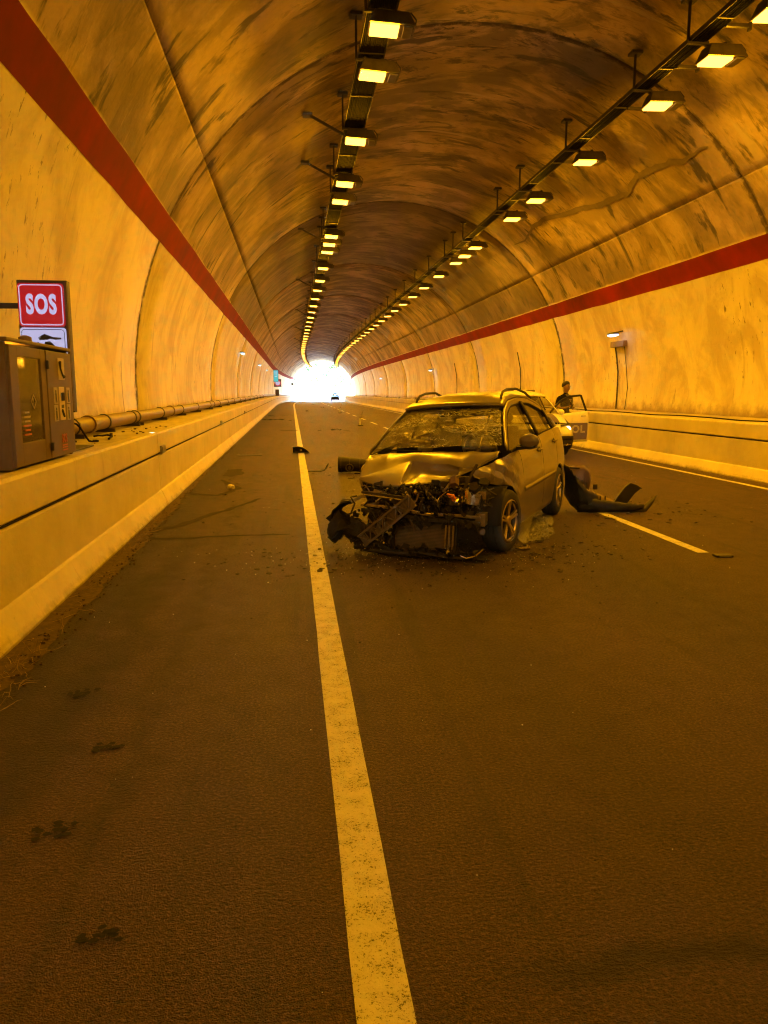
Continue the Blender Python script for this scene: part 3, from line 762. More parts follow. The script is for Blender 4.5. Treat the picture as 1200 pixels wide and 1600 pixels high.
b = MB(); b.tube([(.0245, 1.19, .57), (.0245, 1.195, .50)], .022, 8); b.box((.0245, 1.20, .45), (.002, .07, .03)); b.tube([(.0245, 1.17, .42), (.0245, 1.22, .36)], .012, 6); b.build('extinguisher_symbol', M['ink'], q)
def text(body, size, mat, parent, R, loc, name='lettering', ext=.002, bold=.0, width=1.0):
    cu = bpy.data.curves.new('t', 'FONT'); cu.body = body; cu.size = size; cu.extrude = ext; cu.align_x = 'CENTER'; cu.align_y = 'CENTER'; cu.offset = bold; cu.space_character = 1.14; cu.resolution_u = 4
    o = bpy.data.objects.new('t', cu); COL.objects.link(o); dg = bpy.context.evaluated_depsgraph_get()
    me = bpy.data.meshes.new_from_object(o.evaluated_get(dg)); bpy.data.objects.remove(o); me.materials.clear(); me.materials.append(mat)
    Mx = Matrix.Translation(loc) @ R.to_4x4() @ Matrix.Diagonal((width, 1, 1, 1)); me.transform(Mx)
    return new_obj(name, me, parent)
R_ROAD = Matrix(((0, 0, 1), (1, 0, 0), (0, 1, 0)))       # text facing +X, reading along +Y
text('SOS', .105, M['stickred'], cab, R_ROAD, (.0215, 1.205, .165), bold=.003, width=.72)
for z in (.105, .085, .062): plate(1.13, 1.28, z, z + .010, M['stickred'], nm='red_line')
b = MB()
for dy, dz in ((0, .055), (.055, 0), (0, -.055), (-.055, 0)):
    b.bar((.008, .50 + dy, .50 + dz), (.008, .50 + dz, .50 - dy), .004, .010)
b.build('diamond_print', M['sticker'], dr)
text('!', .07, M['sticker'], dr, R_ROAD, (.006, .50, .50), 'exclamation_print')
for i, w in enumerate((.10, .15, .13, .16, .12, .15)): MB().box((.006, .335, .42 - i * .034), (.002, w, .014)).build('print_line', M['stickred' if i > 2 else 'sticker'], dr)

sign = thing('sos_sign', 'lit red SOS sign box with a white pictogram panel standing behind the cabinet', 'emergency sign', (-2.385, 8.02, 1.425), radians(0))
# local: faces -Y, X across
b = MB(); b.box((0, .06, .60), (.47, .10, 1.27)); b.build('box_frame', M['dsteel'], sign, bevel=.008)
MB().box((.222, .005, .60), (.022, .03, 1.24)).build('edge_strip', M['cabinet'], sign)
def rrect(cx, cz, w, h, r, y, n=6):
    P = []
    for qx, qz, a0 in ((1, 1, 0), (-1, 1, pi / 2), (-1, -1, pi), (1, -1, 3 * pi / 2)):
        for i in range(n + 1):
            a = a0 + pi / 2 * i / n; P.append((cx + qx * (w / 2 - r) + r * cos(a), y, cz + qz * (h / 2 - r) + r * sin(a)))
    return P
def rplate(name, cx, cz, w, h, r, y, t, mat, parent):
    P = rrect(cx, cz, w, h, r, y); n = len(P)
    vs = P + [(p[0], y + t, p[2]) for p in P]
    o = MB().add(vs, [list(range(n)), list(range(n, 2 * n))[::-1]] + [[i, n + i, n + (i + 1) % n, (i + 1) % n] for i in range(n)]).build(name, mat, parent, fix=True); return o
def rframe(name, cx, cz, w, h, r, t, y, mat, parent):
    A = rrect(cx, cz, w, h, r, y); B = rrect(cx, cz, w - 2 * t, h - 2 * t, r - t, y); n = len(A)
    return MB().add(A + B, [[i, (i + 1) % n, n + (i + 1) % n, n + i] for i in range(n)]).build(name, mat, parent)
rp = rplate('red_panel', -.012, 1.0, .43, .41, .03, -.004, .012, M['sos_red'], sign)
rframe('white_border', -.012, 1.0, .405, .385, .035, .010, -.007, M['sos_white'], rp)
R_FRONT = Matrix(((1, 0, 0), (0, 0, -1), (0, 1, 0)))
text('SOS', .25, M['sos_white'], rp, R_FRONT, (-.012, -.008, .997), 'sos_lettering', bold=.011, width=.60)
wp = rplate('white_panel', -.012, .515, .43, .54, .03, -.004, .012, M['sos_white'], sign)
rframe('dark_border', -.012, .515, .405, .51, .035, .006, -.007, M['sos_ink'], wp)
b = MB()     # extinguisher pictogram: lever, neck, hose, body
b.add([(-.05, -.008, .615), (.02, -.008, .60), (.10, -.008, .585), (.155, -.008, .59), (.155, -.008, .605), (.08, -.008, .61), (.0, -.008, .64)], [(0, 1, 2, 3, 4, 5, 6)])
b.add([(-.06, -.0085, .605), (.0, -.0085, .62), (.06, -.0085, .60), (.03, -.0085, .585), (-.05, -.0085, .58)], [(0, 1, 2, 3, 4)])
b.add([(.0, -.008, .565), (.05, -.008, .57), (.09, -.008, .53), (.105, -.008, .46), (.09, -.008, .22), (.0, -.008, .22), (-.01, -.008, .50)], [(0, 1, 2, 3, 4, 5, 6)])
b.tube([(-.06, -.008, .56), (-.10, -.008, .50), (-.12, -.008, .42), (-.10, -.008, .32)], .009, 5)
for v in b.v: v.z += .085
b.build('extinguisher_pictogram', M['sos_ink'], wp)
b = MB(); b.bar((-.2, .12, .3), (-.50, .12, .3), .05, .05); b.bar((-.2, .12, 1.0), (-.48, .12, 1.0), .05, .05); b.build('wall_bracket', M['dsteel'], sign)

# far signs on the left wall, near the mouth
gs = thing('exit_sign', 'small lit blue-green sign box high on the far left wall', 'sign', T(-1.98, 98, 2.75))
MB().box((0, 0, .75), (.62, .16, 1.45)).build('sign_box', M['dsteel'], gs, bevel=.02)
MB().box((0, -.09, .75), (.54, .02, 1.36)).build('lit_face', mat_emit('lit_teal_face', (.02, .45, .50), .045), gs)
b = MB(); b.box((-.1, -.105, 1.1), (.08, .01, .4)); b.box((.12, -.105, 1.1), (.08, .01, .5)); b.box((0, -.105, .7), (.3, .01, .12)); b.build('sign_symbol', M['sos_white'], gs)
rs = thing('speed_sign', 'round-faced pinkish sign box below the blue-green sign on the far left wall', 'sign', T(-2.3, 113, 2.3))
MB().box((0, 0, .55), (1.05, .14, 1.1)).build('sign_box', M['dsteel'], rs, bevel=.02)
b = MB(); b.tube([(0, -.08, .55), (0, -.10, .55)], .45, 24); b.build('red_ring', M['sos_red'], rs)
b = MB(); b.tube([(0, -.102, .55), (0, -.112, .55)], .32, 24); b.build('white_disc', M['sos_white'], rs)
fb = thing('far_cabinet', 'small dark box on the walkway beneath the far left signs', 'cabinet', T(-2.35, 112, 1.03))
MB().box((0, 0, .45), (.5, 1.2, .9)).build('body', M['dsteel'], fb, bevel=.02); MB().box((.255, 0, .5), (.012, 1.0, .7)).build('door', M['housing'], fb)
fp = thing('portal_post', 'dark upright post on the left just inside the bright tunnel mouth', 'post', T(-2.15, 156, 1.0))
MB().box((0, 0, 1.1), (.18, .18, 2.2)).build('post', M['dsteel'], fp, bevel=.02); MB().box((.02, 0, 2.3), (.45, .2, .5)).build('head_box', M['dsteel'], fp, bevel=.03)

# ================================================================ CARS
def lerp_table(t, x):
    t = sorted(t)
    if x <= t[0][0]: return t[0][1]
    for (a, va), (b_, vb) in zip(t[:-1], t[1:]):
        if x <= b_:
            f = (x - a) / (b_ - a); return va + (vb - va) * f
    return t[-1][1]
def smooth_table(t):
    t = sorted(t)
    def f(x):
        w = .06; return (lerp_table(t, x - w) + 2 * lerp_table(t, x) + lerp_table(t, x + w)) / 4
    return f
BELT = smooth_table([(1.85, .80), (1.0, .975), (.6, 1.015), (.2, 1.05), (-.65, 1.11), (-1.4, 1.14), (-2.05, 1.12)])
WTOP = smooth_table([(1.02, .985), (.75, 1.18), (.45, 1.36), (.15, 1.455), (-.3, 1.49), (-.7, 1.475), (-1.1, 1.39), (-1.42, 1.20)])
def plan(x): return 1 - .11 * max(0, (x - 1.15) / .85) ** 2 - .09 * max(0, (-x - 1.3) / .75) ** 2
def side_y(x, z):
    zb = BELT(x); f = max(0, min(1, (z - .24) / (zb - .24)))
    y = .835 + .045 * sin(pi * min(1, f * 1.05)) ** .8 - .030 * max(0, (f - .86) / .14) ** 2
    return y * plan(x)
AX, AR = 1.29, .355
def arch_z(x, sill=.27):
    z = sill
    for c in (AX, -AX):
        if abs(x - c) < AR: z = max(z, .315 + sqrt(AR * AR - (x - c) ** 2))
    return z
def gh_y(x, z): return (.795 - (z - BELT(x)) * .50) * plan(x)
def roof_edge(x):
    z = WTOP(x) + .050; return gh_y(x, WTOP(x)) - .035, z
def side_panel(x0, x1, s, dmg=None, zlo=None, zhi=None, nx=None, nz=12, gap=.004, TF=lambda v: v):
    nx = nx or max(6, int((x1 - x0) / .03)); b = MB()
    # extra columns right at the arch ends
    xs = [x0 + gap + (x1 - x0 - 2 * gap) * i / nx for i in range(nx + 1)]
    for c in (AX - AR, AX + AR, -AX - AR, -AX + AR):
        for e in (-.0015, .0015, .012, -.012):
            if x0 + gap < c + e < x1 - gap: xs.append(c + e)
    xs.sort()
    for x in xs:
        a = max(arch_z(x), zlo(x) if zlo else 0); c = zhi(x) if zhi else BELT(x) - .006
        for j in range(nz + 1):
            z = a + (c - a) * j / nz; v = Vector((x, side_y(x, z), z))
            if dmg: v = dmg(v)
            v.y *= s; b.v.append(TF(v))
    n = nz + 1
    for i in range(len(xs) - 1):
        for j in range(nz): q = i * n + j; b.f.append([q, q + 1, q + n + 1, q + n] if s > 0 else [q, q + n, q + n + 1, q + 1])
    return b
def wheel(parent, loc, steer, s, R=.315, W=.205):
    w = new_obj('wheel', None, parent); w.location = loc; w.rotation_euler = (0, 0, steer + (0 if s > 0 else pi))
    Mx = Matrix.Rotation(-pi / 2, 4, 'X')          # lathe axis Z -> +Y
    h = W / 2
    prof = [(.205, -h + .02), (.225, -h), (R - .045, -h), (R - .018, -h + .012), (R - .002, -h + .035)]
    for g in (-.05, 0, .05): prof += [(R, g - .010), (R - .010, g - .006), (R - .010, g + .006), (R, g + .010)]
    prof += [(R - .002, h - .035), (R - .018, h - .012), (R - .045, h), (.225, h), (.205, h - .02)]
    prof.sort(key=lambda p: 0) if False else None
    MB().lathe(prof, 40, Mx).build('tyre', M['rubber'], w, True)
    b = MB(); b.lathe([(.208, -h + .02), (.200, -.02), (.185, .0), (.185, h - .055), (.205, h - .035), (.214, h - .006), (.206, h + .002), (.196, h - .008), (.188, h - .045)], 40, Mx); b.build('rim', M['dsteel'], w, True)
    MB().lathe([(.190, h - .030), (.196, h - .010), (.206, h + .002), (.216, h - .004), (.218, h - .012)], 40, Mx).build('rim_lip', M['alloy'], w, True)
    b = MB(); b.lathe([(.19, -.03), (.001, -.03)], 24, Mx); b.build('brake_disc', M['dsteel'], w)
    b = MB()
    for k in range(5):
        for e in (-.16, .16):
            a = 2 * pi * k / 5 + .3
            p0 = Vector((.045 * cos(a + e), h - .035, .045 * sin(a + e))); p1 = Vector((.197 * cos(a + e * .72), h - .018, .197 * sin(a + e * .72)))
            b.bar(p0, p1, .024, .028, up=(0, 1, 0))
    b.tube([(0, h - .06, 0), (0, h - .02, 0), (0, h - .012, 0)], [.060, .055, .04], 16); b.build('spokes', M['alloy'], w, bevel=.003)
    return w
def glass_side(x0, x1, s, parent, mat, TF, name='window_glass', inset=.016):
    b = MB(); n = 22
    for i in range(n + 1):
        x = x0 + (x1 - x0) * i / n; a = BELT(x) + .004; c = max(a + .002, WTOP(x) - .012)
        for j in range(7):
            z = a + (c - a) * j / 6; b.v.append(TF(Vector((x, s * (gh_y(x, z) - inset), z))))
    for i in range(n):
        for j in range(6): q = i * 7 + j; b.f.append([q, q + 1, q + 8, q + 7])
    return b.build(name, mat, parent, True)
def frame_band(x0, x1, s, parent, mat, TF, name, a_off=-.014, nx=50):
    """cant rail and pillar skin between window opening and roof edge"""
    b = MB()
    for i in range(nx + 1):
        x = x0 + (x1 - x0) * i / nx; zt = WTOP(x); yr, zr = roof_edge(x)
        y0 = gh_y(x, zt + a_off)
        for j in range(6):
            f = j / 5; b.v.append(TF(Vector((x, s * (y0 + (yr - y0) * f ** 1.6), (zt + a_off) + (zr - zt - a_off) * sin(f * pi / 2) ** .9))))
    for i in range(nx):
        for j in range(5): q = i * 6 + j; b.f.append([q, q + 1, q + 7, q + 6] if s > 0 else [q, q + 6, q + 7, q + 1])
    return b.build(name, mat, parent, True, solid=.02)
def pillar(x, s, w, parent, mat, TF, name='pillar', lean=0.0, out=.002):
    b = MB()
    for j in range(8):
        f = j / 7
        for e in (-1, 1):
            xx = x + lean * f + e * w / 2; z = BELT(xx) + (WTOP(xx) - BELT(xx)) * f; b.v.append(TF(Vector((xx, s * (gh_y(xx, z) + out), z))))
    for j in range(7): b.f.append([2 * j, 2 * j + 1, 2 * j + 3, 2 * j + 2])
    return b.build(name, mat, parent, True, solid=.02)
WS0, WS1 = .99, .36
def windscreen(parent, mat, TF, nu=26, nv=16, bump=0.0, shrink=.985):
    b = MB()
    for i in range(nu + 1):
        u = -1 + 2 * i / nu
        for j in range(nv + 1):
            v = j / nv; x = WS0 + (WS1 - WS0) * v; ye, ze = roof_edge(x)
            p = Vector((x + .15 * (1 - u * u) * (1 - .45 * v), u * ye * shrink, ze + .012 * (1 - u * u) - .012))
            if bump:
                q = noise.noise(p * 5.0) * bump + noise.noise(p * 14.0) * bump * .35; p += Vector((q, 0, q * .7))
            b.v.append(TF(p))
    for i in range(nu):
        for j in range(nv): q = i * (nv + 1) + j; b.f.append([q, q + nv + 1, q + nv + 2, q + 1])
    return b.build('windscreen', mat, parent, True)
def roof(parent, mat, TF):
    b = MB(); nu, nx = 18, 28
    for i in range(nu + 1):
        u = -1 + 2 * i / nu
        for j in range(nx + 1):
            x = WS1 + (-1.42 - WS1) * j / nx; ye, ze = roof_edge(x)
            xe = x + (.15 * .55 * (1 - u * u) if j == 0 else .15 * .55 * (1 - u * u) * max(0, 1 - j / 4))
            b.v.append(TF(Vector((xe, u * ye, ze + .060 * (1 - abs(u) ** 2.4) * min(1, .45 + j / 8)))))
    for i in range(nu):
        for j in range(nx): q = i * (nx + 1) + j; b.f.append([q, q + 1, q + nx + 2, q + nx + 1])
    return b.build('roof', mat, parent, True, solid=.03)
def tail(parent, mat, glassmat, TF):
    b = MB()
    rows = [(-1.76, .30, .80), (-1.86, .42, .80), (-1.87, .66, .80), (-1.80, .90, .79), (-1.74, 1.10, .76)]
    for x, z, y in rows:
        for i in range(9): u = -1 + i / 4; b.v.append(TF(Vector((x - .05 * (1 - u * u), u * y, z))))
    for r in range(4):
        for i in range(8): q = r * 9 + i; b.f.append([q, q + 1, q + 10, q + 9])
    b.build('tailgate', mat, parent, True, solid=.02)
    b = MB()
    for x, z, y in ((-1.74, 1.10, .72), (-1.58, 1.28, .62), (-1.42, roof_edge(-1.42)[1] + .02, .56)):
        for i in range(9): u = -1 + i / 4; b.v.append(TF(Vector((x - .05 * (1 - u * u), u * y, z))))
    for r in range(2):
        for i in range(8): q = r * 9 + i; b.f.append([q, q + 1, q + 10, q + 9])
    b.build('rear_window', glassmat, parent, True)
def mirror(parent, mat, TF, s, loc=(.80, .86, 1.02)):
    r = new_obj('wing_mirror', None, parent)
    def shell(u, v):
        a = 2 * pi * v; w = sin(pi * min(.999, max(.001, u))) ** .45
        x = .055 * cos(a) * w * (1.0 if cos(a) > 0 else .55); z = .078 * sin(a) * w * (1.15 if sin(a) < 0 else 1)
        y = -.02 + u * .215
        return TF(Vector((loc[0] + x + .02 * u, s * (loc[1] + y), loc[2] + .055 + z)))
    MB().grid(shell, 16, 20).build('mirror_shell', mat, r, True)
    b = MB(); b.v = []; b.add([TF(Vector((loc[0] + dx, s * (loc[1] + dy), loc[2] + dz))) for dx, dy, dz in ((-.06, -.05, -.035), (.05, -.05, -.035), (.055, .16, -.02), (-.04, .16, -.02), (-.06, -.05, .0), (.05, -.05, .0), (.05, .16, .005), (-.035, .16, .005))],
        [(3, 2, 1, 0), (4, 5, 6, 7), (0, 1, 5, 4), (1, 2, 6, 5), (2, 3, 7, 6), (3, 0, 4, 7)]); b.build('mirror_foot', M['black'], r)
    return r
def tubepart(name, pts, r, mat, parent, TF, n=8): return MB().tube([TF(Vector(p)) for p in pts], r, n).build(name, mat, parent, True)

# ---------------------------------------------------------------- the wrecked hatchback
TH = radians(3.0); PIV = Vector((0, .80, .30))
RM = Matrix.Rotation(TH, 3, 'X')
def RB(v): return RM @ (Vector(v) - PIV) + PIV
def RI(v): return RM.inverted() @ (Vector(v) - PIV) + PIV
wk = thing('wrecked_car', 'grey-beige hatchback with crushed front end, shattered windscreen and buckled bonnet', 'car', (2.052, 8.951, 0), radians(-120))
P_ = M['paint']
windscreen(wk, M['shatter'], RB, bump=.030, shrink=.97)
roof(wk, P_, RB); tail(wk, P_, M['glass'], RB)
for s in (1, -1):
    frame_band(-1.42, 1.00, s, wk, P_, RB, 'roof_pillar_frame')
    # black rubber edge round the window openings
    b = MB(); b.tube([RB(Vector((x, s * (gh_y(x, WTOP(x) - .018) - .002), WTOP(x) - .016))) for x in [.98 - 2.36 * i / 40 for i in range(41)]], .009, 6); b.build('window_seal', M['black'], wk, True)
    b = MB(); b.tube([RB(Vector((x, s * (side_y(x, BELT(x)) - .012), BELT(x)))) for x in [.95 - 2.3 * i / 30 for i in range(31)]], .008, 6); b.build('belt_seal', M['black'], wk, True)
    pillar(-.33, s, .085, wk, M['black'], RB, 'door_pillar'); pillar(-1.19, s, .06, wk, M['black'], RB, 'door_pillar', lean=.03)
    pillar(-1.38, s, .16, wk, P_, RB, 'rear_pillar')
def fend(v):
    """left wing: pushed back, top edge dragged in, sharp creases"""
    f = max(0, (v.x - .85) / .8)
    c = abs((v.x * 5.2 + v.z * 3.1) % 1 - .5) + abs((v.x * 3.1 - v.z * 6.0 + .3) % 1 - .5)
    v.y += -.23 * f ** 1.8 + (c - .5) * .060 * min(1, f * 2.2) - .02 * f
    v.x -= .05 * f; v.z -= .015 * f * noise.noise(v * 6)
    return v
zl = lambda x: max(arch_z(x), lerp_table([(1.2, .2), (1.30, .66), (1.42, .70), (1.6, .77)], x))
zh = lambda x: lerp_table([(.72, .985), (1.0, .965), (1.2, .93), (1.62, .84)], x)
side_panel(.72, 1.62, 1, fend, zl, zh, nz=16, TF=RB).build('front_wing', P_, wk, False, solid=.006, fix=True)
side_panel(.72, 1.45, -1, fend, zl, zh, TF=RB).build('front_wing', P_, wk, True, solid=.006, fix=True)
def dent(v):
    v.y += .006 * noise.noise(v * 3.0); return v
for s in (1, -1):
    fd = side_panel(-.31, .715, s, dent, TF=RB).build('front_door', P_, wk, True)
    glass_side(-.29, .93, s, fd, M['glass'], RB)
    rd = side_panel(-1.17, -.315, s, dent, TF=RB).build('rear_door', P_, wk, True)
    glass_side(-1.16, -.37, s, rd, M['glass'], RB)
    side_panel(-1.80, -1.175, s, dent, TF=RB).build('rear_quarter', P_, wk, True)
    glass_side(-1.32, -1.215, s, wk, M['glass'], RB, 'quarter_glass')
    for par, hx in ((fd, -.14), (rd, -1.02)):
        hz = .93 + (.05 if hx < -.5 else 0)
        b = MB(); Y = side_y(hx, hz)
        b.tube([RB(Vector((hx - .085, s * (Y + .006), hz))), RB(Vector((hx - .06, s * (Y + .032), hz + .004))), RB(Vector((hx + .06, s * (Y + .032), hz + .004))), RB(Vector((hx + .085, s * (Y + .006), hz)))], .013, 6)
        hh = b.build('handle', P_, par, True)
        b = MB(); b.grid(lambda u, v: RB(Vector((hx + .060 * (u * 2 - 1), s * (side_y(hx, hz + .04 * (2 * v - 1)) + .010), hz + .040 * (2 * v - 1) * (1 - .6 * abs(2 * u - 1))))), 4, 3); b.build('handle_dark_patch', M['black'], hh)  # black patch on the flat skin, painting a dark recess behind the handle
    # rubbing strip and sill
    b = MB(); b.grid(lambda u, v: RB(Vector((-1.0 + 1.68 * u, s * (side_y(-1 + 1.68 * u, .56) + .010 * sin(pi * min(1, max(0, v)))), .535 + .055 * v + .03 * (1 - u)))), 24, 4); b.build('rubbing_strip', P_, wk, True)
    b = MB(); b.grid(lambda u, v: RB(Vector((-.92 + 1.84 * u, s * (.845 - .035 * v + .012 * sin(pi * v)), .285 - .10 * v))), 24, 5); b.build('sill', P_, wk, True)
    for c in (AX, -AX):
        if c > 0 and s < 0: continue
        b = MB(); b.grid(lambda u, v: RB(Vector((c + (AR - .004) * cos(pi * u), s * (.86 - .30 * v) * plan(c), .315 + (AR - .004) * sin(pi * u)))), 16, 3)
        b.build('arch_liner', M['black'], wk, True)
    # roof rails
    RP = [(.20, .0), (.17, .045), (.09, .080), (-.12, .095), (-.5, .095), (-.85, .085), (-1.03, .06), (-1.10, .0)]
    pts = [(x, s * (roof_edge(x)[0] - .055), roof_edge(x)[1] + .018 + h) for x, h in RP]
    tubepart('roof_rail', pts, .015, M['dkplastic'], wk, RB)
mirror(wk, P_, RB, 1, (.74, .86, 1.02))
wheel(wk, (1.285, .765, .315), radians(-9), 1); wheel(wk, (-1.29, .765, .315), 0, 1); wheel(wk, (-1.29, -.765, .315), 0, -1)
# bonnet: flat near the glass, then folded down and torn back on the driver's side
FR = [(-1, (1.74, -.60, .71)), (-.6, (1.80, -.42, .665)), (-.2, (1.79, -.15, .66)), (0, (1.76, -.02, .685)), (.3, (1.63, .22, .705)), (.55, (1.50, .40, .77)), (.78, (1.37, .52, .83)), (1, (1.17, .68, .935))]
RIDGE = [(-1, (1.70, -.61, .72)), (-.72, (1.60, -.46, .775)), (-.18, (1.37, -.17, .885)), (.1, (1.42, .06, .862)), (.36, (1.40, .25, .868)), (.58, (1.43, .40, .842)), (.8, (1.35, .53, .85)), (1, (1.165, .685, .945))]
def hood(u_, v_):
    u = -1 + 2 * u_
    base = Vector((1.03 + .15 * (1 - u * u), (.71 if u > 0 else .76) * u, .975 + .028 * (1 - u * u)))
    rg = RI(Vector([lerp_table([(a, p[k]) for a, p in RIDGE], u) for k in range(3)]))
    fr = RI(Vector([lerp_table([(a, p[k]) for a, p in FR], u) for k in range(3)]))
    if v_ <= .6:
        g = v_ / .6; p = base.lerp(rg, g); p.z += .030 * sin(pi * g) + .004 * noise.noise(Vector((u * 3, g * 3, 0)))
        p.z += .010 * max(0, 1 - abs(abs(u) - .62) * 9) * (1 - g)
    else:
        g = (v_ - .6) / .4; p = rg.lerp(fr, g)
        w = sin(pi * g)
        if u > -.18: p.x -= .085 * w * (1 - .5 * abs(u - .15)); p.z -= .012 * w; p.z += .016 * w * noise.noise(Vector((u * 4, g * 2, 3)))
        else: p.z += .014 * w
        if u > .5: p.x += .040 * w; p.z += .022 * w
    return RB(p)
MB().grid(hood, 80, 40).build('bonnet', P_, wk, True, solid=.008)
MB().grid(lambda u, v: hood(.03 + .80 * u, 1.0) + Vector((-.03 - .02 * v, 0, -.015 - .075 * v)), 30, 2).build('bonnet_gap_shade', M['black'], wk, True)  # black strip painting the shaded gap below the bonnet's front edge
b = MB(); b.grid(lambda u, v: RB(Vector((1.02 + .17 * (1 - (2 * u - 1) ** 2) + .07 * v, (2 * u - 1) * .70, .965 + .03 * (1 - (2 * u - 1) ** 2) + .015 * (1 - v)))), 20, 2); b.build('scuttle_trim', M['black'], wk, True)
# cabin
b = MB(); b.box((-.28, 0, .42), (2.75, 1.46, .12)); b.box((1.02, 0, .62), (.08, 1.40, .50)); b.box((-1.66, 0, .75), (.05, 1.3, .6))
cabin = b.build('cabin_tub', M['black'], wk); cabin.data.transform(Matrix.Translation(PIV) @ RM.to_4x4() @ Matrix.Translation(-PIV))
b = MB(); b.grid(lambda u, v: RB(Vector((1.10 - .42 * v, (2 * u - 1) * .66, .93 + .05 * sin(pi * v) - .25 * max(0, v - .8) * 5))), 16, 8); b.build('dashboard', M['dkplastic'], wk, True)
b = MB()
tor = [Vector((.52 + .085 * sin(a), .34 + .185 * cos(a), 1.00 + .165 * sin(a))) for a in [2 * pi * i / 24 for i in range(25)]]
b.tube([RB(p) for p in tor], .017, 8); b.tube([RB(Vector((.52, .34 - .18, 1.0))), RB(Vector((.56, .34, .99))), RB(Vector((.52, .34 + .18, 1.0)))], .02, 6); b.tube([RB(Vector((.56, .34, .99))), RB(Vector((.85, .34, .88)))], .03, 8)
b.build('steering_wheel', M['trimtan'], wk, True)
def puff(name, c, r, mat, seed):
    b = MB(); b.grid(lambda u, v: RB(Vector(c) + Vector((r[0] * sin(pi * u) * cos(2 * pi * v), r[1] * sin(pi * u) * sin(2 * pi * v), r[2] * cos(pi * u))) * (1 + .35 * noise.noise(Vector((u * 4, 3 * sin(2 * pi * v), seed))))), 16, 20)
    return b.build(name, mat, wk, True)
puff('airbag', (.66, -.40, 1.02), (.16, .24, .11), M['trimtan'], 2); puff('airbag', (.48, .34, 1.02), (.07, .13, .10), M['trimtan'], 5)
MB().box(RB((.93, -.36, 1.02)), (.14, .20, .09), RM).build('dash_tray', M['black'], wk, bevel=.01)
for y in (.36, -.36):
    se = MB().add([], []).box(RB((-.02, y, .62)), (.50, .50, .16), RM).build('seat', M['cloth'], wk, bevel=.05)
    bk = MB(); bk.grid(lambda u, v: RB(Vector((-.28 - .16 * u + .055 * cos(2 * pi * v), y + (.24 - .05 * u) * sin(2 * pi * v), .62 + .58 * u))), 6, 18); bk.build('backrest', M['cloth'], se, True)
    h = MB(); h.grid(lambda u, v: RB(Vector((-.44 + .05 * cos(2 * pi * v) * sin(pi * u) ** .4, y + .13 * sin(2 * pi * v) * sin(pi * u) ** .4, 1.22 + .17 * u))), 10, 18); h.build('headrest', M['trimtan'], se, True)
b = MB(); b.box(RB((.50, 0, 1.395)), (.03, .24, .075), RM); b.box(RB((.47, 0, 1.44)), (.02, .03, .06), RM); b.build('rear_view_mirror', M['black'], wk, bevel=.01)
for y in (.35, -.35): MB().box(RB((.33, y, 1.425)), (.16, .36, .015), RM @ Matrix.Rotation(.35, 3, 'Y')).build('sun_visor', M['trimtan'], wk)
MB().tube([RB((1.09, .50, 1.03)), RB((.86, .485, 1.17)), RB((.62, .475, 1.31)), RB((.44, .46, 1.42))], .0085, 6).build('bent_wiper', M['chrome'], wk, True)
MB().tube([RB((1.17, -.1, 1.02)), RB((1.12, -.35, 1.03)), RB((1.02, -.62, 1.03))], .009, 6).build('wiper', M['black'], wk, True)
# ---- crushed front end
b = MB(); b.box((1.36, 0, .50), (.44, 1.10, .40)); b.box((1.25, .0, .77), (.30, 1.0, .16)); b.build('engine_block', M['black'], wk, bevel=.03)
def ch(pts, w, h, up=(0, 0, 1)):
    b = MB()
    for p, q in zip(pts[:-1], pts[1:]): b.bar(p, q, w, h, up)
    return b
bm_pts = [(1.84, -.52, .455), (1.93, -.30, .462), (1.97, .0, .445), (1.95, .20, .415), (1.93, .45, .42), (1.88, .72, .405)]
ch([(x, y, z + .022) for x, y, z in bm_pts], .045, .030).build('bumper_beam', M['alu'], wk, bevel=.006)
ch([(x - .01, y, z - .034) for x, y, z in bm_pts], .05, .040).build('bumper_beam', M['dsteel'], wk, bevel=.006)  # beam split bright above, dark below, painting its two-tone reflection
MB().bar((1.88, .715, .40), (1.72, .70, .40), .09, .12).build('crush_can', M['alu'], wk, bevel=.006)
ch([(1.84, -.52, .60), (1.90, -.25, .595), (1.90, .02, .575)], .035, .022).build('lock_carrier', M['dkplastic'], wk, bevel=.003)
ch([(1.83, -.50, .577), (1.89, -.25, .570), (1.89, .02, .548)], .012, .010).build('bright_strip', M['chrome'], wk)
# radiator stack, leaning
rad = new_obj('radiator', None, wk); rad.location = (1.88, .16, .19); rad.rotation_euler = (radians(2), radians(-12), radians(-4))
MB().box((0, 0, 0), (.035, .62, .29)).build('core', M['fins'], rad)
b = MB()
for i in range(21): b.box((.020, 0, -.135 + .0135 * i), (.006, .60, .0045))
tag(b.build('fins', M['dsteel'], rad), kind='stuff')
b = MB(); b.box((0, -.325, 0), (.06, .035, .31)); b.box((0, .325, 0), (.06, .035, .31)); b.build('end_tank', M['black'], rad, bevel=.008)
b = MB(); b.box((.0, 0, .155), (.05, .66, .022)); b.box((.0, 0, -.155), (.05, .66, .022)); b.build('frame_rail', M['dkplastic'], rad, bevel=.004)
for y in (.40, .435, .475): MB().bar((1.93, y, .34), (1.95 - .03 * y, y - .01, .06), .018, .016).build('radiator_strut', M['alu'], wk, bevel=.002)
MB().tube([(1.955, .43, .10), (1.965, .43, .07)], .022, 10).build('drain_plug', M['chrome'], wk)
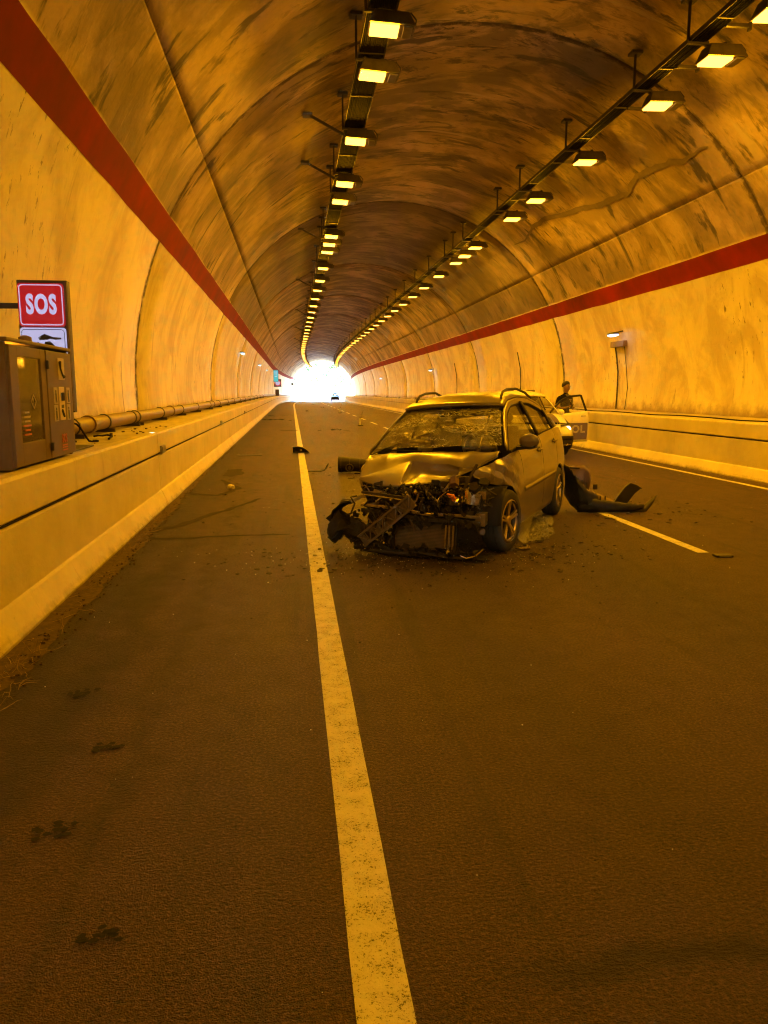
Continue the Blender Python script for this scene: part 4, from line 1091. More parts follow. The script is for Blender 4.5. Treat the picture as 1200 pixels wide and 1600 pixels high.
# diagonal lattice strut
la, lb = Vector((1.99, -.46, .13)), Vector((2.03, .09, .575)); ax = (lb - la).normalized(); nr = Vector((1, 0, 0)); sdv = ax.cross(nr).normalized()
lat = MB()
def rib(p, q, w=.014, h=.030): lat.bar(p, q, w, h, up=nr)
wd = .058
lat.bar(la + nr * -.012, lb + nr * -.012, .125, .006, up=nr)
for e in (-1, 1): rib(la + sdv * wd * e, lb + sdv * wd * e, .020, .034)
nseg = 8; L_ = (lb - la).length
for i in range(nseg):
    p = la + ax * L_ * i / nseg; q = la + ax * L_ * (i + 1) / nseg; e = 1 if i % 2 else -1
    rib(p + sdv * wd * e, q - sdv * wd * e, .009, .028); 
    if i: rib(p + sdv * wd, p - sdv * wd, .009, .024)
lat.build('ribbed_crossmember', M['ribs'], wk)
tag(wk.children[-1], 'black plastic crossmember with diagonal ribs torn loose across the front')
# torn wheel-arch shell on the far corner
b = MB()
def shell(u, v):
    a = -1.0 + 2.5 * u; r = .19 + .05 * v + .035 * noise.noise(Vector((u * 6, v * 4, 1)))
    return Vector((1.72 + .20 * v + .04 * noise.noise(Vector((u * 3, v * 5, 7))), -.66 - r * cos(a) * .95 + .05 * v, .29 + r * sin(a) * .9))
b.grid(shell, 22, 10); b.build('torn_arch_shell', M['black'], wk, False, solid=.006)
b = MB(); b.grid(lambda u, v: Vector((1.80 + .02 * sin(7 * u), -.80 + .30 * u, .43 + .10 * u ** .6 + .035 * v + .012 * sin(u * 9))), 14, 3); b.build('bumper_scrap', P_, wk, False, solid=.004)
b = MB(); b.add([(1.86, -.92, .31), (1.82, -.80, .42), (1.84, -.66, .36), (1.88, -.62, .24), (1.86, -.74, .20), (1.84, -.83, .24)], [(0, 1, 2, 3, 4, 5)]); b.build('plastic_shard', M['black'], wk, solid=.008)
b = MB(); b.grid(lambda u, v: Vector((1.90 + .06 * v + .03 * noise.noise(Vector((u * 4, v * 3, 2))), -.60 + .24 * u, .10 + .26 * v * (1 - .3 * u) + .05 * noise.noise(Vector((u * 5, v * 5, 0))))), 12, 10); b.build('crumpled_liner', M['dkplastic'], wk, False, solid=.005)
# flattened undertray
b = MB(); b.grid(lambda u, v: Vector((1.74 + .24 * v + .04 * sin(u * 5), -.45 + 1.24 * u, .028 + .035 * abs(noise.noise(Vector((u * 5, v * 2, 1)))) + .05 * (1 - v) * (.5 + .5 * sin(u * 6)))), 34, 6); b.build('undertray', M['black'], wk, False, solid=.006)
ch([(1.96, -.38, .045), (1.99, -.10, .045), (1.98, .15, .065), (1.99, .40, .045), (1.94, .60, .035)], .03, .018).build('undertray_lip', M['dkplastic'], wk, bevel=.003)
MB().tube([(1.92, .52, .06), (1.97, .62, .045), (1.96, .70, .07), (1.92, .76, .13)], .010, 6).build('bent_trim_wire', M['chrome'], wk, True)
# wheel-side remains
MB().add([], []).box((1.60, .62, .50), (.30, .16, .30)).build('inner_arch_liner', M['black'], wk, bevel=.04)
MB().grid(lambda u, v: Vector((1.48 + .28 * u, .66 + .10 * v - .05 * u, .36 + .22 * v + .04 * noise.noise(Vector((u * 5, v * 4, 6))))), 10, 8).build('bent_bracket', M['dsteel'], wk, False, solid=.005)
MB().tube([(1.83, .72, .285), (1.86, .735, .285)], [.034, .028], 16).build('fog_lamp', M['fins'], wk, True)
b = MB(); b.grid(lambda u, v: Vector((1.70 + .10 * sin(pi * u), .42 + .30 * u, .56 + .14 * v - .05 * u)), 10, 6); b.build('headlamp_bowl', M['chrome'], wk, False, solid=.006)
b = MB(); b.add([(1.90, .40, .645), (1.91, .47, .635), (1.90, .50, .57), (1.88, .45, .58), (1.87, .42, .61)], [(0, 1, 2, 3, 4)]); b.build('indicator_shard', M['amber'], wk, solid=.02)
MB().bar((1.80, .50, .62), (1.62, .60, .90), .03, .01).build('torn_strut', M['dsteel'], wk)
random.seed(21)
mats = ['dsteel', 'black', 'dkplastic', 'alu', 'greyplastic', 'pipe', 'chrome']
for i in range(26):          # hoses and pipes
    y = random.uniform(-.48, .66); x = random.uniform(1.56, 1.86); z = random.uniform(.50, .70 if y < .3 else .80)
    P = [Vector((x, y, z))]; dv = Vector((random.uniform(-.5, .5), random.uniform(-1, 1), random.uniform(-.8, .5))).normalized()
    for k in range(6):
        dv = (dv + Vector((random.uniform(-.5, .5), random.uniform(-.6, .6), random.uniform(-.6, .4)))).normalized(); q = P[-1] + dv * random.uniform(.03, .06)
        q.x = min(1.90, q.x); q.z = max(.46, min(.78, q.z)); P.append(q)
    MB().tube(P, random.choice((.005, .007, .010, .016)), 6).build('hose', M[random.choice(mats)], wk, True)
for i in range(30):          # brackets, housings, broken plastic
    y = random.uniform(-.50, .70); x = random.uniform(1.58, 1.84); z = random.uniform(.49, .66 if y < .2 else .76)
    d = Vector((random.uniform(.02, .10), random.uniform(.03, .12), random.uniform(.015, .08)))
    b = MB(); vs = []
    R = Matrix.Rotation(random.uniform(0, 3), 3, 'Z') @ Matrix.Rotation(random.uniform(-1, 1), 3, 'X')
    for kz in (-1, 1):
        for a in range(5): vs.append(Vector((x, y, z)) + R @ Vector((d.x * cos(a * 1.257) * random.uniform(.6, 1), d.y * sin(a * 1.257) * random.uniform(.6, 1), d.z * .5 * kz)))
    b.add(vs, [(4, 3, 2, 1, 0), (5, 6, 7, 8, 9)] + [(k, (k + 1) % 5, 5 + (k + 1) % 5, 5 + k) for k in range(5)])
    b.build('engine_fragment', M[random.choice(mats[:6] + ['dkplastic', 'black'])], wk)
b = MB()
for i in range(420):
    y = random.gauss(.1, .38); z = random.uniform(.47, .70); x = random.uniform(1.62, 1.90)
    if y < -.55 or y > .72: continue
    d = random.uniform(.006, .022); b.box((x, y, z), (d, d * random.uniform(.5, 3), d * random.uniform(.4, 1.2)), Matrix.Rotation(random.uniform(0, 3), 3, 'X') @ Matrix.Rotation(random.uniform(0, 3), 3, 'Z'))
tag(b.build('mangled_small_parts', M['dsteel'], wk), kind='stuff')
b = MB()
for i in range(110):
    c = random.choice(((-.45, .08), (-.30, .12), (-.52, .10), (.05, .62), (.55, .60), (-.1, .53)))
    y = random.gauss(c[0], .07); z = max(.03, random.gauss(c[1], .04)); x = random.uniform(1.86, 2.0); d = random.uniform(.005, .018)
    b.box((x, y, z), (d, d * random.uniform(.6, 2.4), d), Matrix.Rotation(random.uniform(0, 3), 3, 'X') @ Matrix.Rotation(random.uniform(0, 3), 3, 'Z'))
tag(b.build('bright_splinters', M['chrome'], wk), kind='stuff')

b = MB(); b.grid(lambda u, v: Vector((1.90 + .10 * sin(pi * v) + .04 * noise.noise(Vector((u * 4, v * 3, 4))), -.86 + .54 * u + .05 * v + .03 * noise.noise(Vector((u * 9, v * 7, 2))), .10 + .27 * v * (1 - .45 * u) + .10 * u * (1 - u) + .07 * noise.noise(Vector((u * 5, v * 3, 9))))), 18, 10); b.build('bumper_remnant', M['black'], wk, False, solid=.006)
b = MB(); b.grid(lambda u, v: Vector((1.97 + .05 * noise.noise(Vector((u * 4, v * 3, 14))), -.55 + .75 * u, .035 + .13 * v * (.6 + .4 * sin(u * 7)) + .03 * noise.noise(Vector((u * 7, v * 3, 3))))), 24, 5); b.build('torn_lower_grille', M['black'], wk, False, solid=.006)
b = MB()
for i in range(300):
    y = random.uniform(-.60, .30) if i % 3 else random.uniform(.3, .7); zt = .50 - .12 * abs(y) ; z = random.uniform(.05, zt) if y < -.1 else random.choice((random.uniform(.03, .12), random.uniform(.33, .52)))
    x = random.uniform(1.86, 2.02); q = random.uniform(.012, .045)
    R = Matrix.Rotation(random.uniform(0, 6.3), 3, 'X') @ Matrix.Rotation(random.uniform(-1, 1), 3, 'Z'); P5 = [R @ Vector((0, cos(a) * q * random.uniform(.5, 1.6), sin(a) * q * random.uniform(.3, 1))) for a in (0, 1.2, 2.6, 3.7, 5.1)]
    c_ = Vector((x, y, max(.05, z))); b.add([c_ + p for p in P5] + [c_ + p + R @ Vector((.006, 0, 0)) for p in P5], [(4, 3, 2, 1, 0), (5, 6, 7, 8, 9)] + [(k, (k + 1) % 5, 5 + (k + 1) % 5, 5 + k) for k in range(5)])
tag(b.build('hanging_fragments', M['black'], wk), kind='stuff')
for i in range(16):
    y = random.uniform(-.55, .25); P = [Vector((random.uniform(1.88, 1.98), y, random.uniform(.35, .60)))]
    for k in range(5): q = P[-1] + Vector((random.uniform(-.02, .03), random.uniform(-.07, .07), random.uniform(-.11, .01))); q.z = max(.03, q.z); P.append(q)
    MB().tube(P, random.choice((.004, .007, .010)), 6).build('loose_wire', M[random.choice(('black', 'dkplastic', 'pipe'))], wk, True)

# ================================================================ LOOSE WRECKAGE
bc = thing('torn_bumper', 'torn off dark car bumper standing bent on the lane line right of the wreck', 'bumper', (0, 0, 0))
def bump_sheet(path, nz, name, mat, th=.006, seed=0, amp=.015):
    """path: list of (x, y, z_low, z_high, lean) read along the sheet"""
    b = MB(); n = len(path); sub = 4; pts = []
    for i in range(n - 1):
        for q in range(sub): f = q / sub; pts.append([path[i][k] * (1 - f) + path[i + 1][k] * f for k in range(5)])
    pts.append(list(path[-1]))
    for i, (x, y, a, c, ln) in enumerate(pts):
        for j in range(nz + 1):
            f = j / nz; z = a + (c - a) * f; bow = sin(pi * f) * .045
            w = amp * noise.noise(Vector((i * .35, j * .8, seed)))
            if j == nz: z += .030 * noise.noise(Vector((i * .9, seed, 2))) - .03 * max(0, noise.noise(Vector((i * 2.1, seed, 5))))
            b.v.append(Vector((x + ln * f + w, y - bow + w, max(.012, z + w * .6))))
    for i in range(len(pts) - 1):
        for j in range(nz): q = i * (nz + 1) + j; b.f.append([q, q + nz + 1, q + nz + 2, q + 1])
    return b.build(name, mat, bc, True, solid=th)
bump_sheet([(3.66, 10.05, .22, .62, -.02), (3.68, 9.85, .10, .58, -.02), (3.74, 9.72, .03, .46, -.02), (3.84, 9.66, .02, .30, 0), (4.0, 9.70, .02, .24, 0)], 8, 'corner_skin', M['black'], seed=1)
bump_sheet([(3.72, 9.70, .015, .12, 0), (3.9, 9.64, .015, .20, 0), (4.1, 9.62, .015, .18, .01), (4.3, 9.60, .015, .15, .01), (4.48, 9.62, .015, .13, .02), (4.62, 9.72, .02, .11, .04)], 6, 'bumper_skin', M['black'], seed=2)
bump_sheet([(3.70, 10.12, .28, .60, .0), (3.80, 10.14, .22, .585, .02), (3.92, 10.10, .16, .60, .03), (3.98, 10.0, .22, .52, .02)], 7, 'inner_foam', M['pipe'], seed=3, amp=.03)
tag(bc.children[-1], 'pale torn inner face of the bumper corner')
bump_sheet([(3.82, 9.95, .06, .36, .02), (3.94, 9.92, .05, .30, .02), (4.05, 9.86, .04, .24, .03), (4.2, 9.80, .03, .17, .03), (4.34, 9.74, .02, .10, .02)], 6, 'honeycomb_liner', M['pipe'], seed=4, amp=.04)
b = MB(); b.v = []
arm = [(4.26, 9.66, .06), (4.36, 9.70, .18), (4.47, 9.75, .29), (4.56, 9.78, .345), (4.63, 9.80, .33)]
for i, (x, y, z) in enumerate(arm):
    w = .11 if i < 4 else .07
    b.v += [Vector((x - w * .7, y, z + w * .35)), Vector((x + w * .7, y + .02, z - w * .45)), Vector((x + w * .55, y + .10, z - w * .4)), Vector((x - w * .55, y + .08, z + w * .3))]
for i in range(len(arm) - 1):
    for j in range(4): q = i * 4; b.f.append([q + j, q + (j + 1) % 4, q + 4 + (j + 1) % 4, q + 4 + j])
b.f += [[3, 2, 1, 0], [len(arm) * 4 - 4 + k for k in range(4)]]
b.build('raised_arm', M['black'], bc, bevel=.008)
b = MB(); b.add([(4.40, 9.58, .015), (4.66, 9.64, .02), (4.80, 9.76, .10), (4.90, 9.84, .215), (4.80, 9.82, .15), (4.68, 9.76, .08), (4.52, 9.72, .10), (4.44, 9.66, .07)], [(0, 1, 6, 7), (1, 2, 5, 6), (2, 3, 4, 5)]); b.build('curled_tip', M['black'], bc, True, solid=.008)
for i in range(5):
    MB().bar((3.74 + .05 * i, 10.02 - .03 * i, .14), (3.73 + .05 * i, 10.06 - .03 * i, .50 - .03 * i), .010, .022).build('stiffening_rib', M['dkplastic'], bc)
for i in range(7):
    MB().bar((3.92 + .07 * i, 9.72 + .01 * i, .04), (3.94 + .07 * i, 9.78 + .01 * i, .25 - .022 * i + .02 * (i % 2)), .012, .03).build('stiffening_rib', M['black'], bc)
MB().bar((3.70, 10.08, .57), (3.95, 10.12, .55), .02, .02).build('edge_flange', M['black'], bc)
b = MB(); b.box((4.02, 9.85, .33), (.06, .02, .07)); b.box((3.86, 10.10, .38), (.09, .02, .06)); b.build('fixing_clip', M['dsteel'], bc, bevel=.006)

lm = thing('headlamp_shard', 'wedge-shaped broken lamp housing with a pale rim lying on the white line', 'car lamp', (.20, 20.0, 0), radians(4))
b = MB(); prof = [(-.21, .02), (-.215, .185), (-.08, .19), (.05, .165), (.15, .10), (.235, .02)]
n = len(prof); b.add([(x, 0, z) for x, z in prof] + [(x * .9 - .01, .20, z * .8 + .003) for x, z in prof], [list(range(n, 2 * n))] + [[i, i + 1, n + i + 1, n + i] for i in range(n - 1)] + [[n - 1, 0, n, 2 * n - 1]]); b.build('shell', M['dkplastic'], lm, solid=.008)
MB().tube([(-.21, -.004, .02), (-.215, -.004, .185), (-.08, -.004, .192), (.05, -.004, .167), (.15, -.004, .102), (.235, -.004, .02)], .010, 6).build('pale_rim', M['sticker'], lm, True)
MB().tube([(-.10, .08, .09), (-.10, .02, .09), (-.10, .0, .09)], [.03, .065, .07], 16, False).build('reflector_bowl', M['dsteel'], lm, True)
for i in range(4): MB().box((-.02 + .04 * i, .04, .07), (.008, .06, .09 - .015 * i)).build('fin', M['black'], lm)
MB().box((.01, .0, .095), (.03, .012, .05)).build('bulb_holder', M['chrome'], lm)
tb = thing('broken_trim', 'thin black trim strip with an upturned end lying right of the white line', 'car trim', (.5, 15.45, 0), radians(-2))
b = MB(); b.add([(-.21, 0, .01), (-.15, -.03, .012), (.05, -.03, .012), (.12, -.02, .03), (.17, 0, .13), (.20, .03, .165), (.20, .05, .14), (.16, .05, .06), (.06, .05, .025), (-.12, .04, .02)], [(0, 1, 2, 9), (2, 3, 8, 9), (3, 4, 7, 8), (4, 5, 6, 7)]); b.build('blade', M['black'], tb, solid=.010)
MB().tube([(.0, .01, .03), (.06, .02, .045), (.10, .0, .04)], .006, 5).build('clip_wire', M['steel'], tb)
dr_ = thing('drum_wreckage', 'crumpled black barrel-shaped plastic housing lying behind the wreck', 'car part', (1.22, 15.15, 0), radians(-10))
b = MB(); b.grid(lambda u, v: Vector(((u - .5) * .66, .16 * cos(2 * pi * v) * (1 - .25 * u), .165 * (1 - .22 * u ** 2) + .16 * (1 - .28 * u) * sin(2 * pi * v))) + Vector((0, 1, 1)) * (.012 * noise.noise(Vector((u * 5, sin(2 * pi * v) * 3, 2)))), 18, 28)
b.add([Vector((-.33, .155 * cos(a), .165 + .155 * sin(a))) for a in [2 * pi * i / 20 for i in range(20)]], [list(range(20))]); b.build('drum', M['black'], dr_, True)
for u in (-.27, -.1, .1, .25):
    r = .165 * (1 - .25 * (u / .66 + .5)); MB().tube([(u - .008, 0, .16 - .03 * (u + .3)), (u + .008, 0, .16 - .03 * (u + .3))], r, 24).build('rib', M['dkplastic'], dr_)
b = MB(); tr_ = [Vector((-.10 + .07 * cos(a), -.165, .11 + .07 * sin(a))) for a in [2 * pi * i / 18 for i in range(19)]]; b.tube(tr_, .014, 6); b.tube([(-.10, -.16, .11), (-.10, -.185, .11)], .035, 12); b.build('round_socket', M['dsteel'], dr_, True)
MB().box((.06, -.22, .012), (.11, .06, .024)).build('broken_tab', M['black'], dr_)
def scrap(name, lab, cat, loc, rz, size, mat, bend=.03, n=8, group=None, seed=0):
    b = MB(); lx, ly, lz = size
    b.grid(lambda u, v: Vector(((u - .5) * lx, (v - .5) * ly * (1 - .3 * abs(2 * u - 1) ** 3) + bend * 4 * (u - .5) ** 2, lz * (.45 + .5 * noise.noise(Vector((u * 4, v * 2, seed)))) + .004)), n, 3)
    o = b.build(name, mat, None, False, solid=.008); o.location = loc; o.rotation_euler = (0, 0, rz); return tag(o, lab, cat, group)
scrap('trim_strip', 'straight black strip lying across the white line behind the lamp shard', 'car trim', T(-.14, 31.8, .006), .02, (.70, .07, .02), M['black'], 0)
scrap('bumper_strip', 'curved dark bumper strip on the far left shoulder', 'car trim', T(-1.05, 42.5, .01), -.03, (1.15, .16, .13), M['black'], .10)
scrap('trim_scrap', 'short black scrap just behind the curved bumper strip by the left kerb', 'car trim', T(-1.35, 50, .01), .3, (.35, .14, .10), M['black'], .03, seed=3)
scrap('trim_scrap', 'thin dark strip left of the white line far down the tunnel', 'car trim', T(-.55, 51.5, .01), 0, (.55, .10, .04), M['dkplastic'], .02, seed=4)
scrap('trim_scrap', 'small dark chip touching the left side of the white line far back', 'car trim', T(-.12, 42.0, .01), 0, (.18, .10, .05), M['black'], .02, seed=5)
scrap('curved_scrap', 'curved dark plastic piece lying in the middle of the lane beyond the drum', 'car trim', T(1.75, 31.5, .01), .1, (.42, .14, .10), M['black'], -.08, seed=6)
scrap('curved_scrap', 'flat dark flake right of the curved plastic piece', 'car trim', T(2.18, 31.0, .01), -.2, (.30, .12, .03), M['dkplastic'], .02, seed=7)
scrap('curved_scrap', 'small dark chip left of the curved plastic piece in the lane', 'car trim', T(1.1, 31.2, .01), .5, (.14, .10, .06), M['dkplastic'], .02, seed=8)
scrap('road_chip', 'small black rectangular chip on the asphalt in front of the drum', 'car trim', (1.06, 14.1, .004), .05, (.13, .05, .02), M['black'], 0, 4, seed=9)
scrap('road_chip', 'dark chip beside the front left wheel of the wreck', 'car trim', (2.62, 7.85, .004), .4, (.09, .06, .03), M['black'], .01, 4, seed=10)
scrap('road_chip', 'crumpled brown shard at the foot of the front left wheel', 'car trim', (2.33, 7.47, .004), .3, (.13, .07, .03), M['pipe'], .02, 6, seed=11)
scrap('road_chip', 'flat black chip on the lane left of the torn bumper', 'car trim', (3.95, 9.2, .004), -.1, (.10, .04, .02), M['black'], 0, 4, seed=12)
scrap('road_chip', 'tiny black chip right of the torn bumper tip', 'car trim', (4.75, 9.45, .004), .2, (.07, .04, .02), M['black'], 0, 4, seed=13)
for i, (px, py, L) in enumerate([(2.9, 75, 'dark chip in the middle of the road close to the bright mouth'), (2.4, 90, 'second dark chip nearer the bright mouth'), (1.2, 60, 'small pale-edged chip in the left lane far away'), (3.6, 66, 'small chip near the far lane dashes')]):
    scrap('far_chip', L, 'debris', T(px, py, .01), .3 * i, (.35, .2, .16), M['dkplastic'], .03, 4, 'small debris far down the road', seed=20 + i)
lt = thing('paper_litter', 'small crumpled white paper cup on the left shoulder', 'litter', (-1.01, 12.75, 0), .6)
b = MB(); b.grid(lambda u, v: Vector(((.035 + .012 * u) * cos(2 * pi * v), (u - .5) * .10, .045 + (.035 + .012 * u) * sin(2 * pi * v) * .8)) * (1 + .22 * noise.noise(Vector((u * 5, sin(2 * pi * v) * 2, 1)))), 8, 14); b.build('cup', M['litter'], lt, True)
# glittering sheet of crushed side glass between the wheels
gsht = thing('shattered_glass_sheet', 'flat bluish sheet of shattered glass lying beside the front wheel of the wreck', 'glass sheet', (0, 0, 0))
t = NT('crushed_glass'); o_ = t.obj(); v_ = t.n('ShaderNodeTexVoronoi'); v_.inputs['Scale'].default_value = 70; t.l(o_, v_.inputs['Vector'])
t.setp(Base_Color=t.mix(v_.outputs['Distance'], (.34, .34, .48), (.15, .14, .20)), Roughness=.22); t.bump(v_.outputs['Distance'], .9, .01); M['crushed'] = t.m
b = MB(); QX = [(2.40, 7.75), (2.93, 8.28), (3.32, 9.55), (3.05, 9.75), (2.75, 9.25), (2.45, 8.45)]
c = Vector((2.83, 8.85, .007)); b.v.append(c)
ring = []
for (x0, y0), (x1, y1) in zip(QX, QX[1:] + QX[:1]):
    for q in range(5): f = q / 5; ring.append(Vector((x0 + (x1 - x0) * f + random.uniform(-.015, .015), y0 + (y1 - y0) * f + random.uniform(-.015, .015), .006)))
b.v += ring; m_ = len(ring); b.f = [[0, 1 + i, 1 + (i + 1) % m_] for i in range(m_)]
b.build('film', M['crushed'], gsht)
b = MB()
for i in range(700):
    e = random.random(); f = random.random(); x = 2.42 + .62 * e + .34 * f * (1 - e * .3) ; y = 7.85 + 1.7 * e + (f - .5) * .25
    d_ = random.uniform(.004, .011); b.box((x, y, .010), (d_, d_, d_ * .7), Matrix.Rotation(random.uniform(0, 3), 3, 'Z') @ Matrix.Rotation(random.uniform(0, 1), 3, 'X'))
tag(b.build('glass_crumbs', M['crushed'], gsht), kind='stuff')
b = MB()
for i in range(900):
    r = abs(random.gauss(0, 1.0)); a = random.uniform(0, 2 * pi); x = 1.3 + r * 1.1 * cos(a); y = 7.6 + r * 1.3 * sin(a); d_ = random.uniform(.003, .010)
    if x < -1.6: continue
    b.box((x, y, d_ * .5), (d_, d_ * random.uniform(.6, 2), d_ * .8), Matrix.Rotation(random.uniform(0, 3), 3, 'Z'))
for i in range(260):
    x = random.uniform(-1.6, 7.6); y = random.uniform(1.6, 9); d_ = random.uniform(.002, .004)
    b.box((x, y, d_ * .5), (d_, d_, d_), Matrix.Rotation(random.uniform(0, 3), 3, 'Z'))
for i in range(430):
    k = random.random()
    if k < .6: x, y = 1.35 + random.gauss(0, .95), 7.25 + random.gauss(0, .45)
    elif k < .8: x, y = random.uniform(-1.2, 2.5), random.uniform(9, 17)
    else: x, y = random.uniform(3.0, 5.6), random.uniform(8.6, 11)
    if x < -1.6: continue
    q = random.uniform(.010, .034); R = Matrix.Rotation(random.uniform(0, 6.3), 3, 'Z') @ Matrix.Rotation(random.uniform(-.5, .5), 3, 'X')
    P3 = [Vector((x, y, .012)) + R @ Vector((cos(a) * q * random.uniform(.4, 1.3), sin(a) * q * random.uniform(.3, 1), 0)) for a in (0, 1.3, 2.4, 3.6, 5.0)]
    b.add([Vector((p.x, p.y, max(.004, p.z))) for p in P3] + [Vector((p.x, p.y, max(.004, p.z) + .006)) for p in P3], [(4, 3, 2, 1, 0), (5, 6, 7, 8, 9)] + [(k_, (k_ + 1) % 5, 5 + (k_ + 1) % 5, 5 + k_) for k_ in range(5)])
tag(b.build('glass_fragments', M['dkplastic'], None), 'fine plastic and glass crumbs scattered on the road round the wreck', None, None, 'stuff')
b = MB()
for i in range(170):
    x = random.uniform(-1.6, 7.6); y = random.uniform(1.5, 16); d_ = random.uniform(.002, .0045) * (1 + y * .06)
    b.box((x, y, d_ * .5), (d_, d_, d_ * .6), Matrix.Rotation(random.uniform(0, 3), 3, 'Z'))
for i in range(420):
    x = 1.25 + random.gauss(0, .8); y = 7.3 + random.gauss(0, .4); d_ = random.uniform(.003, .007)
    b.box((x, y, d_ * .5), (d_, d_, d_ * .8), Matrix.Rotation(random.uniform(0, 3), 3, 'Z'))
tag(b.build('pale_grit', M['litter'], None), 'pale grit specks lying on the asphalt', None, None, 'stuff')

# gutter dirt, stones and dry grass along the left kerb, thin line on the right
for side in (0, 1):
    b = MB(); ss = stations(1.2 if side == 0 else 8, 60, .10)
    for i, s in enumerate(ss):
        if side == 0: w = .14 + .16 * max(0, noise.noise(Vector((s * .8, 1, 0))) + .35) + .05 * noise.noise(Vector((s * 5, 2, 0))) ; w *= max(.22, 1 - max(0, s - 6) / 14)
        else: w = .10 + .06 * noise.noise(Vector((s * 1.5, 5, 0)))
        for j in range(6):
            f = j / 5; x = -1.755 + w * f if side == 0 else 8.13 - w * f
            b.v.append(T(x, s, .0015 + (.020 * (1 - f) ** 1.2 + .010 * max(0, noise.noise(Vector((s * 9, f * 4, side))))) * (1 if f < 1 else 0)))
    for i in range(len(ss) - 1):
        for j in range(5): q = i * 6 + j; b.f.append([q, q + 1, q + 7, q + 6])
    tag(b.build('gutter_dirt', M['dirt']), 'brown dirt gathered along the foot of the %s kerb wall' % ('left' if side == 0 else 'right'), None, None, 'stuff')
b = MB()
for i in range(900):
    s = 1.3 + 22 * random.random() ** 1.6; w = (.30 if s < 6 else .30 * max(.25, 1 - (s - 6) / 12)); x = -1.75 + w * random.random() ** 1.4; d_ = random.uniform(.004, .015)
    b.box((x, s, .008 + d_ * .4), (d_, d_ * random.uniform(.7, 1.6), d_ * .8), Matrix.Rotation(random.uniform(0, 3), 3, 'Z') @ Matrix.Rotation(random.uniform(-.6, .6), 3, 'X'))
tag(b.build('gutter_gravel', M['dirt']), 'small stones and gravel along the left kerb', None, None, 'stuff')
b = MB()
for i in range(330):
    s = random.choice((random.gauss(4.2, .35), random.gauss(9.9, .5), random.gauss(8.5, .25), random.uniform(3, 12))); x = -1.72 + random.random() ** 2 * (.24 if s < 6 else .12)
    P = [Vector((x, s, .012))]; dv = Vector((random.uniform(-1, 1), random.uniform(-1, 1), random.uniform(0, .7))).normalized()
    for k in range(4):
        dv = (dv + Vector((random.uniform(-.5, .5), random.uniform(-.5, .5), random.uniform(-.45, .25)))).normalized(); q = P[-1] + dv * random.uniform(.015, .045); q.z = max(.008, q.z); P.append(q)
    b.tube(P, [.0022, .002, .0018, .0014, .0008], 3, False)
tag(b.build('dry_weeds', M['straw']), 'dry straw-coloured weeds tangled at the foot of the left kerb wall', None, None, 'stuff')

# flexible lane posts
for s, x, L in ((36.1, 3.16, 'pale upright lane post on the road just left of the wreck windscreen'), (57, 3.5, 'second pale lane post nearer the bright mouth')):
    r = thing('lane_post', L, 'delineator post', T(x, s, 0))
    MB().box((0, 0, .02), (.26, .22, .04)).build('base', M['dkplastic'], r, bevel=.01)
    MB().box((-.02, 0, .20), (.07, .05, .34), Matrix.Rotation(.05, 3, 'Y')).build('post', M['line'], r, bevel=.01)
    MB().bar((.02, 0, .34), (.10, 0, .66), .03, .03).build('bent_tip', M['pipe'], r); MB().box((.02, 0, .36), (.24, .05, .025)).build('cross_bar', M['pipe'], r)

